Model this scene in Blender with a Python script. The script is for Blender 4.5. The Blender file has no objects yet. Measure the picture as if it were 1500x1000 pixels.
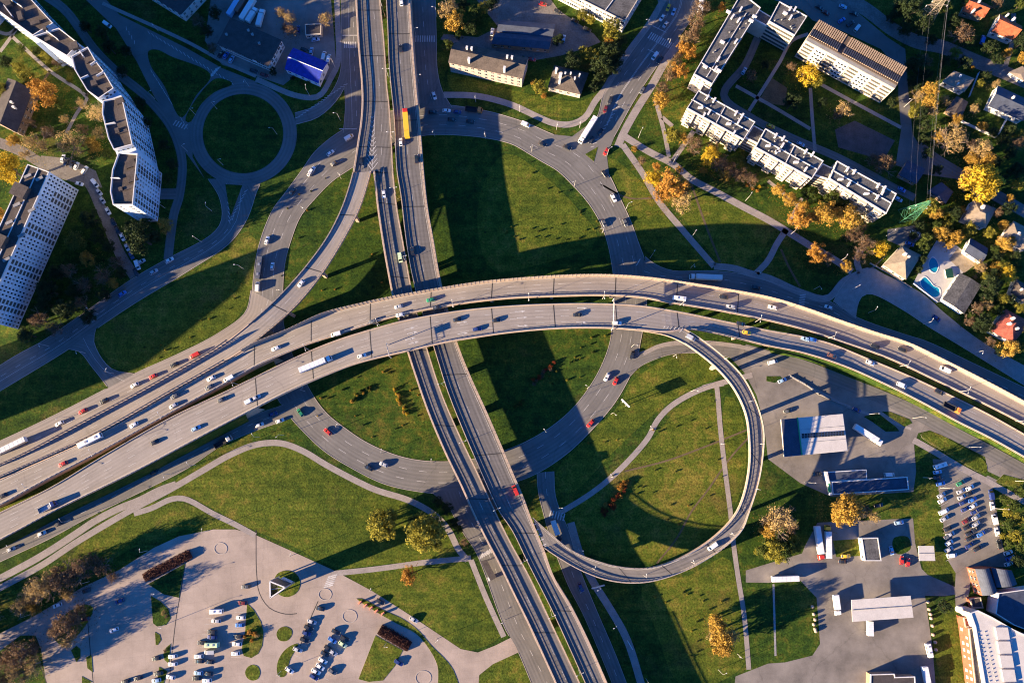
import bpy, bmesh, math, random
from mathutils import Vector, Matrix
from mathutils.geometry import tessellate_polygon

# ------------------------------------------------------------------ camera, sky, sun, exposure
S = bpy.context.scene
COL = S.collection
CAM_H, F_PX, NAD_Y = 391.0, 1180.0, 670.0          # drone height, focal length in photo pixels, nadir row
PITCH = math.atan((NAD_Y - 500) / F_PX)
cam = bpy.data.objects.new('Camera', bpy.data.cameras.new('Camera'))
COL.objects.link(cam)
cam.location = (0, 0, CAM_H)
cam.rotation_euler = (PITCH, 0, 0)
cam.data.sensor_width = 36.0
cam.data.lens = 36.0 * F_PX / 1500.0
cam.data.clip_start = 1.0
cam.data.clip_end = 6000.0
S.camera = cam

SUN_AZ, SUN_EL = 21.5, 13.5                          # direction the shadows fall, height of the sun (degrees)
W = bpy.data.worlds.new('World')
S.world = W
W.use_nodes = True
wn = W.node_tree
for n in list(wn.nodes):
    wn.nodes.remove(n)
sky = wn.nodes.new('ShaderNodeTexSky')
sky.sky_type = 'NISHITA'
sky.sun_disc = False
sky.sun_elevation = math.radians(SUN_EL)
sky.sun_rotation = math.radians(249.5)
sky.air_density = 1.0
sky.dust_density = 0.2
sky.ozone_density = 6.0
bg = wn.nodes.new('ShaderNodeBackground')
bg.inputs['Strength'].default_value = 0.052
wo = wn.nodes.new('ShaderNodeOutputWorld')
hs = wn.nodes.new('ShaderNodeMix'); hs.data_type = 'RGBA'; hs.blend_type = 'MULTIPLY'; hs.inputs[0].default_value = 1.0
hs.inputs[7].default_value = (0.34, 0.84, 1.36, 1)      # a clear, deep blue autumn sky
wn.links.new(sky.outputs[0], hs.inputs[6])
wn.links.new(hs.outputs[2], bg.inputs[0])
wn.links.new(bg.outputs[0], wo.inputs[0])
sun = bpy.data.objects.new('Sun', bpy.data.lights.new('Sun', 'SUN'))
COL.objects.link(sun)
sun.data.energy = 5.0
sun.data.angle = math.radians(0.5)
sun.data.color = (1.0, 0.77, 0.485)
_a, _e = math.radians(SUN_AZ), math.radians(SUN_EL)
sun.rotation_euler = Vector((math.cos(_a) * math.cos(_e), math.sin(_a) * math.cos(_e), -math.sin(_e))).to_track_quat('-Z', 'Y').to_euler()
S.view_settings.view_transform = 'Standard'
S.view_settings.look = 'None'
S.view_settings.gamma = 1.0
S.view_settings.exposure = 2.15
S.cycles.max_bounces = 6
S.cycles.diffuse_bounces = 3
S.cycles.glossy_bounces = 2
S.cycles.transparent_max_bounces = 6
S.cycles.use_denoising = True
S.cycles.filter_width = 1.1

# ------------------------------------------------------------------ helpers
_c, _s = math.cos(PITCH), math.sin(PITCH)
def P(px, py, z=0.0):
    """the place at height z that the photograph shows at pixel px, py"""
    x, y = (px - 750) / F_PX, -(py - 500) / F_PX
    dx, dy, dz = x, y * _c + _s, y * _s - _c
    k = (z - CAM_H) / dz
    return Vector((dx * k, dy * k, z))

def pts(s, c=None, r=None):
    """'x,y x,y' -> pixel pairs; with c, r the pairs are in a four times enlarged 375x250 tile"""
    out = []
    for w in s.split():
        x, y = w.split(',')
        x, y = float(x), float(y)
        if c is not None:
            x, y = 375 * c + x / 4, 250 * r + y / 4
        out.append((x, y))
    return out

def T(*a):
    out = []
    for c, r, s in a:
        out += pts(s, c, r)
    return out

def spline(p, n, closed=False):
    """Catmull-Rom through p, resampled at n points evenly along its length"""
    p = [Vector(q) for q in p]
    m = len(p)
    dense = []
    segs = m if closed else m - 1
    for i in range(segs):
        if closed:
            a, b, c, d = p[(i - 1) % m], p[i], p[(i + 1) % m], p[(i + 2) % m]
        else:
            b, c = p[i], p[i + 1]
            a = p[i - 1] if i else b * 2 - c
            d = p[i + 2] if i + 2 < m else c * 2 - b
        t0 = 0.0
        t1 = t0 + max((b - a).length, 1e-4) ** 0.5
        t2 = t1 + max((c - b).length, 1e-4) ** 0.5
        t3 = t2 + max((d - c).length, 1e-4) ** 0.5
        for k in range(10):
            t = t1 + (t2 - t1) * k / 10
            A1 = a * ((t1 - t) / (t1 - t0)) + b * ((t - t0) / (t1 - t0))
            A2 = b * ((t2 - t) / (t2 - t1)) + c * ((t - t1) / (t2 - t1))
            A3 = c * ((t3 - t) / (t3 - t2)) + d * ((t - t2) / (t3 - t2))
            B1 = A1 * ((t2 - t) / (t2 - t0)) + A2 * ((t - t0) / (t2 - t0))
            B2 = A2 * ((t3 - t) / (t3 - t1)) + A3 * ((t - t1) / (t3 - t1))
            dense.append(B1 * ((t2 - t) / (t2 - t1)) + B2 * ((t - t1) / (t2 - t1)))
    dense.append(p[0].copy() if closed else p[-1].copy())
    cum = [0.0]
    for i in range(1, len(dense)):
        cum.append(cum[-1] + (dense[i] - dense[i - 1]).length)
    out, j = [], 0
    for i in range(n):
        d = cum[-1] * i / (n - 1)
        while j < len(cum) - 2 and cum[j + 1] < d:
            j += 1
        w = (d - cum[j]) / max(cum[j + 1] - cum[j], 1e-9)
        out.append(dense[j].lerp(dense[j + 1], min(max(w, 0), 1)))
    return out

class MB:
    """collects faces, then links them as one mesh object"""
    def __init__(self):
        self.v, self.f, self.m, self.uv = [], [], [], []
    def face(self, vs, m=0, uv=None):
        b = len(self.v)
        self.v += [tuple(q) for q in vs]
        self.f.append(tuple(range(b, b + len(vs))))
        self.m.append(m)
        self.uv.append(uv)
    def box(self, c, sx, sy, sz, rz=0.0, m=0):
        """box with its base centre at c"""
        ca, sa = math.cos(rz), math.sin(rz)
        q = []
        for z in (0, sz):
            for x, y in ((-1, -1), (1, -1), (1, 1), (-1, 1)):
                x, y = x * sx / 2, y * sy / 2
                q.append((c[0] + x * ca - y * sa, c[1] + x * sa + y * ca, c[2] + z))
        for f in ((3, 2, 1, 0), (4, 5, 6, 7), (0, 1, 5, 4), (1, 2, 6, 5), (2, 3, 7, 6), (3, 0, 4, 7)):
            self.face([q[i] for i in f], m)
    def prism(self, poly, z0, z1, m=0, bottom=False, mtop=None):
        """upright prism over a plan polygon; z0, z1 numbers or lists"""
        n = len(poly)
        a = [(q[0], q[1], z0[i] if isinstance(z0, (list, tuple)) else z0) for i, q in enumerate(poly)]
        b = [(q[0], q[1], z1[i] if isinstance(z1, (list, tuple)) else z1) for i, q in enumerate(poly)]
        ar = sum(poly[i][0] * poly[(i + 1) % n][1] - poly[(i + 1) % n][0] * poly[i][1] for i in range(n))
        if ar < 0:
            a.reverse(); b.reverse()
        for i in range(n):
            j = (i + 1) % n
            self.face([a[i], a[j], b[j], b[i]], m)
        for t in tessellate_polygon([[Vector(q) for q in b]]):
            self.tri([b[i] for i in t], m if mtop is None else mtop)
        if bottom:
            for t in tessellate_polygon([[Vector(q) for q in a]]):
                self.tri([a[i] for i in t], m, False)
    def tri(self, t, m=0, up=True):
        t = [Vector(q) for q in t]
        nz = (t[1] - t[0]).cross(t[2] - t[0]).z
        if (nz < 0) == up:
            t.reverse()
        self.face(t, m)
    def tube(self, a, b, ra, rb, k=6, m=0, cap=True):
        a, b = Vector(a), Vector(b)
        d = (b - a)
        if d.length < 1e-6:
            return
        d.normalize()
        u = d.orthogonal().normalized()
        w = d.cross(u)
        A = [a + (u * math.cos(6.2832 * i / k) + w * math.sin(6.2832 * i / k)) * ra for i in range(k)]
        B = [b + (u * math.cos(6.2832 * i / k) + w * math.sin(6.2832 * i / k)) * rb for i in range(k)]
        for i in range(k):
            j = (i + 1) % k
            self.face([A[i], A[j], B[j], B[i]], m)
        if cap:
            self.face(B, m)
    def loft(self, rings, m=0, caps=True):
        k = len(rings[0])
        for r0, r1 in zip(rings, rings[1:]):
            for i in range(k):
                j = (i + 1) % k
                self.face([r0[i], r0[j], r1[j], r1[i]], m)
        if caps:
            self.face(list(reversed(rings[0])), m)
            self.face(rings[-1], m)
    def mesh(self, name, mats):
        me = bpy.data.meshes.new(name)
        me.from_pydata(self.v, [], self.f)
        for mm in (mats if isinstance(mats, (list, tuple)) else [mats]):
            me.materials.append(mm)
        me.polygons.foreach_set('material_index', self.m)
        if any(u is not None for u in self.uv):
            L = me.uv_layers.new(name='UVMap')
            flat = []
            for f, u in zip(self.f, self.uv):
                for i in range(len(f)):
                    flat += list(u[i]) if u else [0.0, 0.0]
            L.data.foreach_set('uv', flat)
        me.update()
        return me
    def build(self, name, mats, parent=None, **k):
        return link(name, self.mesh(name, mats), parent, **k)

def link(name, me, parent=None, label=None, cat=None, group=None, kind=None):
    o = bpy.data.objects.new(name, me)
    COL.objects.link(o)
    if parent:
        o.parent = parent
        o.matrix_parent_inverse = Matrix.Translation(-parent.location) if parent.rotation_euler.z == 0 else Matrix()
    return tag(o, label, cat, group, kind)

def tag(o, label=None, cat=None, group=None, kind=None):
    if label: o['label'] = label
    if cat: o['category'] = cat
    if group: o['group'] = group
    if kind: o['kind'] = kind
    return o

def empty(name, loc, label=None, cat=None, group=None):
    o = bpy.data.objects.new(name, None)
    o.empty_display_size = 0.5
    COL.objects.link(o)
    o.location = loc
    return tag(o, label, cat, group)

def spawn(name, proto, loc, rz=0.0, sc=1.0):
    """a thing built from a list of (part name, mesh, [sub-parts]) shared by its kind"""
    o = bpy.data.objects.new(name, None)
    o.empty_display_size = 0.5
    COL.objects.link(o)
    o.location = loc
    o.rotation_euler.z = rz
    o.scale = (sc, sc, sc) if isinstance(sc, (int, float)) else sc
    def add(parts, par):
        for pn, me, sub in parts:
            c = bpy.data.objects.new(pn, me)
            COL.objects.link(c)
            c.parent = par
            add(sub, c)
    add(proto, o)
    return o

# labels that need telling apart are collected here and written at the end
PEND = []
def later(o, one, many, where, px, py, group=None):
    PEND.append((o, one, many, where, px, py))
    o['group'] = group or (many + ' ' + where)
ORD = ['', 'second', 'third', 'fourth', 'fifth', 'sixth', 'seventh', 'eighth', 'ninth', 'tenth', 'eleventh', 'twelfth']
NUM = ['zero', 'one', 'two', 'three', 'four', 'five', 'six', 'seven', 'eight', 'nine', 'ten', 'eleven', 'twelve']
def write_labels():
    g = {}
    for t in PEND:
        g.setdefault((t[1], t[3]), []).append(t)
    for (one, where), L in g.items():
        n = len(L)
        if n == 1:
            L[0][0]['label'] = one + ' ' + where
            continue
        xs, ys = [t[4] for t in L], [t[5] for t in L]
        horiz = max(xs) - min(xs) >= max(ys) - min(ys)
        L.sort(key=lambda t: t[4] if horiz else t[5])
        a, b = ('left', 'right') if horiz else ('top', 'bottom')
        for i, t in enumerate(L):
            j = n - 1 - i
            if i == 0: s = a + 'most'
            elif j == 0: s = b + 'most'
            elif i <= j: s = (ORD[i] if i < 12 else '%dth' % (i + 1)) + ' from ' + a
            else: s = (ORD[j] if j < 12 else '%dth' % (j + 1)) + ' from ' + b
            t[0]['label'] = '%s of %s %s %s' % (s, NUM[n] if n < 13 else str(n), t[2], where)

# ------------------------------------------------------------------ materials
MATS = {}
def mat(name, col, rough=0.85, var=0.25, scale=0.6, spec=0.3, fine=6.0, bump=0.0, metal=0.0, tint=None, coat=0.0):
    """principled paint whose colour wanders with noise laid out in world space"""
    if name in MATS: return MATS[name]
    m = bpy.data.materials.new(name)
    m.use_nodes = True
    nt = m.node_tree
    p = nt.nodes['Principled BSDF']
    p.inputs['Roughness'].default_value = rough
    p.inputs['Specular IOR Level'].default_value = spec
    p.inputs['Metallic'].default_value = metal
    p.inputs['Coat Weight'].default_value = coat
    if var > 0:
        g = nt.nodes.new('ShaderNodeNewGeometry')
        n1 = nt.nodes.new('ShaderNodeTexNoise'); n1.inputs['Scale'].default_value = scale; n1.inputs['Detail'].default_value = 4
        n2 = nt.nodes.new('ShaderNodeTexNoise'); n2.inputs['Scale'].default_value = scale * fine; n2.inputs['Detail'].default_value = 3
        mx = nt.nodes.new('ShaderNodeMath'); mx.operation = 'ADD'
        nt.links.new(g.outputs['Position'], n1.inputs['Vector']); nt.links.new(g.outputs['Position'], n2.inputs['Vector'])
        nt.links.new(n1.outputs['Fac'], mx.inputs[0]); nt.links.new(n2.outputs['Fac'], mx.inputs[1])
        r = nt.nodes.new('ShaderNodeValToRGB')
        r.color_ramp.elements[0].position, r.color_ramp.elements[1].position = 0.36, 0.64
        h = nt.nodes.new('ShaderNodeMath'); h.operation = 'MULTIPLY'; h.inputs[1].default_value = 0.5
        nt.links.new(mx.outputs[0], h.inputs[0]); nt.links.new(h.outputs[0], r.inputs[0])
        t = tint or col
        r.color_ramp.elements[0].color = tuple(c * (1 - var) for c in col) + (1,)
        r.color_ramp.elements[1].color = tuple(min(c * (1 + var), 0.95) for c in t) + (1,)
        nt.links.new(r.outputs[0], p.inputs['Base Color'])
        if bump:
            b = nt.nodes.new('ShaderNodeBump'); b.inputs['Strength'].default_value = bump; b.inputs['Distance'].default_value = 0.3
            nt.links.new(n2.outputs['Fac'], b.inputs['Height']); nt.links.new(b.outputs[0], p.inputs['Normal'])
    else:
        p.inputs['Base Color'].default_value = tuple(col) + (1,)
    MATS[name] = m
    return m

def road_mat(name, col, lane=3.5, track=0.22, cross=0.0, patch=0.25, crack=0.0, joint=0.0):
    """asphalt: patches in world space, wheel tracks along the strip (UV in metres: across, along), optional cross bands of worn joints"""
    m = bpy.data.materials.new(name); m.use_nodes = True
    nt = m.node_tree; L = nt.links; p = nt.nodes['Principled BSDF']
    p.inputs['Roughness'].default_value = 0.8; p.inputs['Specular IOR Level'].default_value = 0.25
    N = nt.nodes.new
    def math_(op, a, b=None):
        q = N('ShaderNodeMath'); q.operation = op
        for i, v in enumerate((a, b)):
            if v is None: continue
            if isinstance(v, (int, float)): q.inputs[i].default_value = v
            else: L.new(v, q.inputs[i])
        return q.outputs[0]
    uv = N('ShaderNodeUVMap'); sp = N('ShaderNodeSeparateXYZ'); L.new(uv.outputs[0], sp.inputs[0])
    u, v = sp.outputs[0], sp.outputs[1]
    # two tyre tracks a lane
    w = math_('COSINE', math_('MULTIPLY', u, 4 * math.pi / lane))
    mp = N('ShaderNodeMapping'); mp.inputs['Scale'].default_value = (0.9, 0.03, 1); L.new(uv.outputs[0], mp.inputs[0])
    st = N('ShaderNodeTexNoise'); st.inputs['Scale'].default_value = 1.0; st.inputs['Detail'].default_value = 3; L.new(mp.outputs[0], st.inputs[0])
    g = N('ShaderNodeNewGeometry')
    n1 = N('ShaderNodeTexNoise'); n1.inputs['Scale'].default_value = 0.07; n1.inputs['Detail'].default_value = 6; n1.inputs['Roughness'].default_value = 0.65; L.new(g.outputs['Position'], n1.inputs[0])
    n2 = N('ShaderNodeTexNoise'); n2.inputs['Scale'].default_value = 2.5; n2.inputs['Detail'].default_value = 2; L.new(g.outputs['Position'], n2.inputs[0])
    f = math_('ADD', 1.0, math_('MULTIPLY', w, -track * 0.4))
    f = math_('ADD', f, math_('MULTIPLY', math_('SUBTRACT', st.outputs['Fac'], 0.5), -track * 3.0))
    f = math_('ADD', f, math_('MULTIPLY', math_('SUBTRACT', n1.outputs['Fac'], 0.5), patch * 2.4))
    f = math_('ADD', f, math_('MULTIPLY', math_('SUBTRACT', n2.outputs['Fac'], 0.5), 0.35))
    if cross:
        mc = N('ShaderNodeMapping'); mc.inputs['Scale'].default_value = (0.12, 0.75, 1); L.new(uv.outputs[0], mc.inputs[0])
        cn = N('ShaderNodeTexNoise'); cn.inputs['Scale'].default_value = 1.0; cn.inputs['Detail'].default_value = 1; L.new(mc.outputs[0], cn.inputs[0])
        f = math_('ADD', f, math_('MULTIPLY', math_('SUBTRACT', cn.outputs['Fac'], 0.5), -cross * 2))
    if crack:
        vo = N('ShaderNodeTexVoronoi'); vo.feature = 'DISTANCE_TO_EDGE'; vo.inputs['Scale'].default_value = 0.035
        ds = N('ShaderNodeTexNoise'); ds.inputs['Scale'].default_value = 0.25; L.new(g.outputs['Position'], ds.inputs[0])
        va = N('ShaderNodeVectorMath'); va.operation = 'MULTIPLY_ADD'; L.new(ds.outputs['Color'], va.inputs[0]); va.inputs[1].default_value = (4, 4, 0); L.new(g.outputs['Position'], va.inputs[2])
        L.new(va.outputs[0], vo.inputs['Vector'])
        f = math_('ADD', f, math_('MULTIPLY', math_('LESS_THAN', vo.outputs['Distance'], 0.007), -crack))
    if joint:
        gx = N('ShaderNodeSeparateXYZ'); L.new(g.outputs['Position'], gx.inputs[0])
        for o, st_, an in ((0, 6.0, .12), (1, 7.0, .12)):
            ca_, sa_ = math.cos(an), math.sin(an)
            ax = math_('ADD', math_('MULTIPLY', gx.outputs[0], ca_ if o == 0 else -sa_), math_('MULTIPLY', gx.outputs[1], sa_ if o == 0 else ca_))
            fr_ = math_('FRACT', math_('DIVIDE', ax, st_))
            f = math_('ADD', f, math_('MULTIPLY', math_('LESS_THAN', fr_, 0.05), -joint))
    f = math_('MAXIMUM', f, 0.2)
    vm = N('ShaderNodeVectorMath'); vm.operation = 'SCALE'; vm.inputs[0].default_value = col; L.new(f, vm.inputs['Scale'])
    L.new(vm.outputs[0], p.inputs['Base Color'])
    MATS[name] = m
    return m

def grass_mat(name, a, b, c, scale=0.05):
    m = bpy.data.materials.new(name); m.use_nodes = True
    nt = m.node_tree; L = nt.links; p = nt.nodes['Principled BSDF']
    p.inputs['Roughness'].default_value = 0.95; p.inputs['Specular IOR Level'].default_value = 0.1
    N = nt.nodes.new
    g = N('ShaderNodeNewGeometry')
    def noise(s, d, ro=0.6):
        n = N('ShaderNodeTexNoise'); n.inputs['Scale'].default_value = s; n.inputs['Detail'].default_value = d; n.inputs['Roughness'].default_value = ro
        L.new(g.outputs['Position'], n.inputs[0]); return n.outputs['Fac']
    big, mid, fine = noise(scale * 0.35, 5), noise(scale * 4, 5, 0.7), noise(1.1, 4, 0.75)
    r = N('ShaderNodeValToRGB'); e = r.color_ramp.elements
    e[0].position, e[0].color = 0.40, tuple(a) + (1,)
    e[1].position, e[1].color = 0.62, tuple(c) + (1,)
    k = r.color_ramp.elements.new(0.52); k.color = tuple(b) + (1,)
    ad = N('ShaderNodeMath'); ad.operation = 'MULTIPLY_ADD'; L.new(mid, ad.inputs[0]); ad.inputs[1].default_value = 0.55
    hb = N('ShaderNodeMath'); hb.operation = 'MULTIPLY'; L.new(big, hb.inputs[0]); hb.inputs[1].default_value = 0.45
    L.new(hb.outputs[0], ad.inputs[2]); L.new(ad.outputs[0], r.inputs[0])
    fm = N('ShaderNodeMapRange'); fm.inputs[1].default_value = 0.3; fm.inputs[2].default_value = 0.7; fm.inputs[3].default_value = 0.30; fm.inputs[4].default_value = 1.75
    L.new(fine, fm.inputs[0])
    # mowing streaks and worn, dry patches
    mp = N('ShaderNodeMapping'); mp.inputs['Rotation'].default_value = (0, 0, 0.45); mp.inputs['Scale'].default_value = (0.02, 0.45, 1); L.new(g.outputs['Position'], mp.inputs[0])
    sn = N('ShaderNodeTexNoise'); sn.inputs['Scale'].default_value = 1.0; sn.inputs['Detail'].default_value = 3; L.new(mp.outputs[0], sn.inputs[0])
    sm = N('ShaderNodeMapRange'); sm.inputs[1].default_value = 0.3; sm.inputs[2].default_value = 0.7; sm.inputs[3].default_value = 0.82; sm.inputs[4].default_value = 1.2; L.new(sn.outputs['Fac'], sm.inputs[0])
    mm = N('ShaderNodeMath'); mm.operation = 'MULTIPLY'; L.new(fm.outputs[0], mm.inputs[0]); L.new(sm.outputs[0], mm.inputs[1])
    wp = noise(0.028, 7, 0.72)
    wr = N('ShaderNodeMapRange'); wr.inputs[1].default_value = 0.56; wr.inputs[2].default_value = 0.72; wr.inputs[3].default_value = 0.0; wr.inputs[4].default_value = 0.7; L.new(wp, wr.inputs[0])
    wx = N('ShaderNodeMix'); wx.data_type = 'RGBA'; L.new(wr.outputs[0], wx.inputs[0]); L.new(r.outputs[0], wx.inputs[6]); wx.inputs[7].default_value = (0.135, 0.088, 0.030, 1)
    vm = N('ShaderNodeVectorMath'); vm.operation = 'SCALE'; L.new(wx.outputs[2], vm.inputs[0]); L.new(mm.outputs[0], vm.inputs['Scale'])
    L.new(vm.outputs[0], p.inputs['Base Color'])
    bp = N('ShaderNodeBump'); bp.inputs['Strength'].default_value = 0.5; bp.inputs['Distance'].default_value = 0.35
    L.new(fine, bp.inputs['Height']); L.new(bp.outputs[0], p.inputs['Normal'])
    MATS[name] = m
    return m

def leaf_mat(name, a, b, c):
    m = bpy.data.materials.new(name); m.use_nodes = True
    nt = m.node_tree; L = nt.links; p = nt.nodes['Principled BSDF']
    p.inputs['Roughness'].default_value = 0.8; p.inputs['Specular IOR Level'].default_value = 0.15
    N = nt.nodes.new
    g = N('ShaderNodeNewGeometry'); oi = N('ShaderNodeObjectInfo')
    n = N('ShaderNodeTexNoise'); n.inputs['Scale'].default_value = 0.45; n.inputs['Detail'].default_value = 2; L.new(g.outputs['Position'], n.inputs[0])
    q = N('ShaderNodeMath'); q.operation = 'MULTIPLY_ADD'; L.new(g.outputs['Random Per Island'], q.inputs[0]); q.inputs[1].default_value = 0.45
    o = N('ShaderNodeMath'); o.operation = 'MULTIPLY_ADD'; L.new(n.outputs['Fac'], o.inputs[0]); o.inputs[1].default_value = 0.6
    o2 = N('ShaderNodeMath'); o2.operation = 'MULTIPLY_ADD'; L.new(oi.outputs['Random'], o2.inputs[0]); o2.inputs[1].default_value = 0.3; o2.inputs[2].default_value = -0.18
    L.new(o2.outputs[0], o.inputs[2]); L.new(o.outputs[0], q.inputs[2])
    r = N('ShaderNodeValToRGB'); e = r.color_ramp.elements
    e[0].position, e[0].color = 0.15, tuple(a) + (1,)
    e[1].position, e[1].color = 0.85, tuple(c) + (1,)
    k = e.new(0.5); k.color = tuple(b) + (1,)
    L.new(q.outputs[0], r.inputs[0]); L.new(r.outputs[0], p.inputs['Base Color'])
    tr = N('ShaderNodeBsdfTranslucent'); L.new(r.outputs[0], tr.inputs[0])
    mx = N('ShaderNodeMixShader'); mx.inputs[0].default_value = 0.25
    L.new(p.outputs[0], mx.inputs[1]); L.new(tr.outputs[0], mx.inputs[2])
    L.new(mx.outputs[0], nt.nodes['Material Output'].inputs[0])
    MATS[name] = m
    return m

GRASS = grass_mat('grass', (0.013, 0.034, 0.007), (0.038, 0.070, 0.009), (0.105, 0.096, 0.016))
LAWN = grass_mat('lawn', (0.036, 0.060, 0.008), (0.080, 0.102, 0.012), (0.160, 0.132, 0.024))
ROAD = road_mat('asphalt', (0.150, 0.140, 0.130), track=0.18, patch=0.36, crack=0.12)
ROADF = road_mat('apron asphalt', (0.150, 0.140, 0.130), track=0.0, patch=0.4, crack=0.12)
SETTS = mat('light setts', (0.27, 0.25, 0.23), 0.9, 0.2, 0.4)
DECKM = road_mat('deck asphalt', (0.258, 0.226, 0.200), track=0.16, patch=0.26, crack=0.10)
DARKD = road_mat('dark deck asphalt', (0.128, 0.118, 0.112), track=0.3, cross=0.2, patch=0.2)
LOOPM = road_mat('loop asphalt', (0.165, 0.150, 0.140), track=0.22, cross=0.16)
YARD = road_mat('yard asphalt', (0.190, 0.168, 0.148), track=0.0, patch=0.8, crack=0.12)
PLAZA = road_mat('plaza paving', (0.320, 0.258, 0.216), track=0.0, patch=0.5, crack=0.06, joint=0.06)
PATHM = mat('path slabs', (0.270, 0.235, 0.215), 0.9, 0.18, 0.25)
GRAVEL = mat('gravel', (0.170, 0.150, 0.135), 0.95, 0.3, 0.2, bump=0.3)
DIRT = mat('dirt', (0.110, 0.080, 0.045), 0.95, 0.35, 0.3)
PAINT = mat('white road paint', (0.46, 0.44, 0.42), 0.7, 0.3, 0.5)
CONC = mat('concrete', (0.420, 0.315, 0.235), 0.9, 0.2, 0.4)
CONCG = mat('grey concrete', (0.26, 0.25, 0.24), 0.9, 0.22, 0.3)
STEEL = mat('galvanised steel', (0.42, 0.40, 0.38), 0.45, 0.1, 1.0, metal=0.3)
PANEL = mat('noise panel', (0.36, 0.28, 0.21), 0.8, 0.2, 0.8)
# ------------------------------------------------------------------ ground
PAVED, KERBS = [], []
def sheet(name, px, m, z=0.0, smooth=0, uvs=True, **k):
    q = spline(px, smooth, True)[:-1] if smooth else [Vector(t) for t in px]
    w = [P(t[0], t[1], z) for t in q]
    if m in (ROAD, ROADF, YARD, PLAZA, GRAVEL): PAVED.append((None, [(v.x, v.y) for v in w]))
    mb = MB()
    for t in tessellate_polygon([w]):
        tri = [w[i] for i in t]
        if (tri[1] - tri[0]).cross(tri[2] - tri[0]).z < 0: tri.reverse()
        mb.face(tri, 0, [(v.x, v.y) for v in tri])
    return mb.build(name, m, **(k or dict(kind='structure')))

def slab(name, px, m, mside, z=0.12, smooth=0, **k):
    """a kerbed area: top sheet plus real kerb faces down to the ground"""
    q = spline(px, smooth, True)[:-1] if smooth else [Vector(t) for t in px]
    w = [P(t[0], t[1], z) for t in q]
    mb = MB()
    mb.prism(w, -0.1, z, 1, mtop=0)
    # a kerb stone rim
    return mb.build(name, [m, mside], **(k or dict(kind='structure')))

STRIPS = {}
class Strip:
    """a road or deck between a left and a right edge traced in the photograph, at height z"""
    def __init__(self, L, R, z, n=0, closed=False):
        if not n: n = max(12, int(sum((Vector(a) - Vector(b)).length for a, b in zip(L, L[1:])) / 9))
        self.n = n
        zf = z if callable(z) else (lambda x, y: z)
        self.zf = zf
        l, r = spline(L, n, closed), spline(R, n, closed)
        self.l = [P(q[0], q[1], zf(q[0], q[1])) for q in l]
        self.r = [P(q[0], q[1], zf(q[0], q[1])) for q in r]
        self.cpx = [(a + b) / 2 for a, b in zip(l, r)]
        self.s = [0.0]
        for i in range(1, n):
            self.s.append(self.s[-1] + ((self.l[i] + self.r[i]) / 2 - (self.l[i - 1] + self.r[i - 1]) / 2).length)
    def at(self, t, k, dz=0.0):
        """t across 0..1, k along (float index)"""
        i = min(int(k), self.n - 2); w = k - i
        a = self.l[i].lerp(self.l[i + 1], w); b = self.r[i].lerp(self.r[i + 1], w)
        q = a.lerp(b, t); q.z += dz
        return q
    def offset(self, t, m, dz=0.0):
        """line along the strip, m metres in from the left (t=0) or right (t=1) edge"""
        out = []
        for a, b in zip(self.l, self.r):
            d = (b - a); d.z = 0; d.normalize()
            q = (a + d * m) if t == 0 else (b - d * m)
            out.append(Vector((q.x, q.y, q.z + dz)))
        return out
    def surf(self, mb, dz=0.0, il=0.0, ir=0.0, m=0):
        A, B = self.offset(0, il, dz), self.offset(1, ir, dz)
        for i in range(self.n - 1):
            wa, wb = (B[i] - A[i]).length, (B[i + 1] - A[i + 1]).length
            mb.face([A[i], B[i], B[i + 1], A[i + 1]][::-1] if (B[i] - A[i]).cross(A[i + 1] - A[i]).z < 0 else [A[i], B[i], B[i + 1], A[i + 1]], m,
                    ([(0, self.s[i]), (wa, self.s[i]), (wb, self.s[i + 1]), (0, self.s[i + 1])][::-1] if (B[i] - A[i]).cross(A[i + 1] - A[i]).z < 0 else [(0, self.s[i]), (wa, self.s[i]), (wb, self.s[i + 1]), (0, self.s[i + 1])]))
    def line(self, mb, t, w=0.18, dash=0, gap=0, s0=0, s1=None, dz=0.012, k0=0.0):
        """painted line at fraction t across"""
        s1 = self.s[-1] if s1 is None else s1
        def kof(d):
            j = 0
            lo, hi = 0, self.n - 1
            while hi - lo > 1:
                mid = (lo + hi) // 2
                if self.s[mid] <= d: lo = mid
                else: hi = mid
            return lo + min(max((d - self.s[lo]) / max(self.s[lo + 1] - self.s[lo], 1e-6), 0), 1)
        d = s0
        step = dash if dash else 6.0
        while d < s1 - 0.5:
            e = min(d + step, s1)
            ka, kb = kof(d), kof(e)
            a, b = self.at(t, ka, dz), self.at(t, kb, dz)
            dr = (b - a); dr.z = 0
            if dr.length > 0.05:
                nn = Vector((-dr.y, dr.x, 0)).normalized() * w / 2
                mb.face([a - nn, b - nn, b + nn, a + nn])
            d = e + (gap if dash else 0)

def flip(q): return list(reversed(q))
gb = MB()
gb.face([(-2500, -2500, 0), (2500, -2500, 0), (2500, 2500, 0), (-2500, 2500, 0)])
gb.build('ground', GRASS, kind='structure')
def lawn(px, tile=None, z=0.02, m=None):
    q = T((tile[0], tile[1], px)) if tile else pts(px)
    return sheet('grass_lawn', q, m or LAWN, z, smooth=max(24, len(q) * 5))

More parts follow.
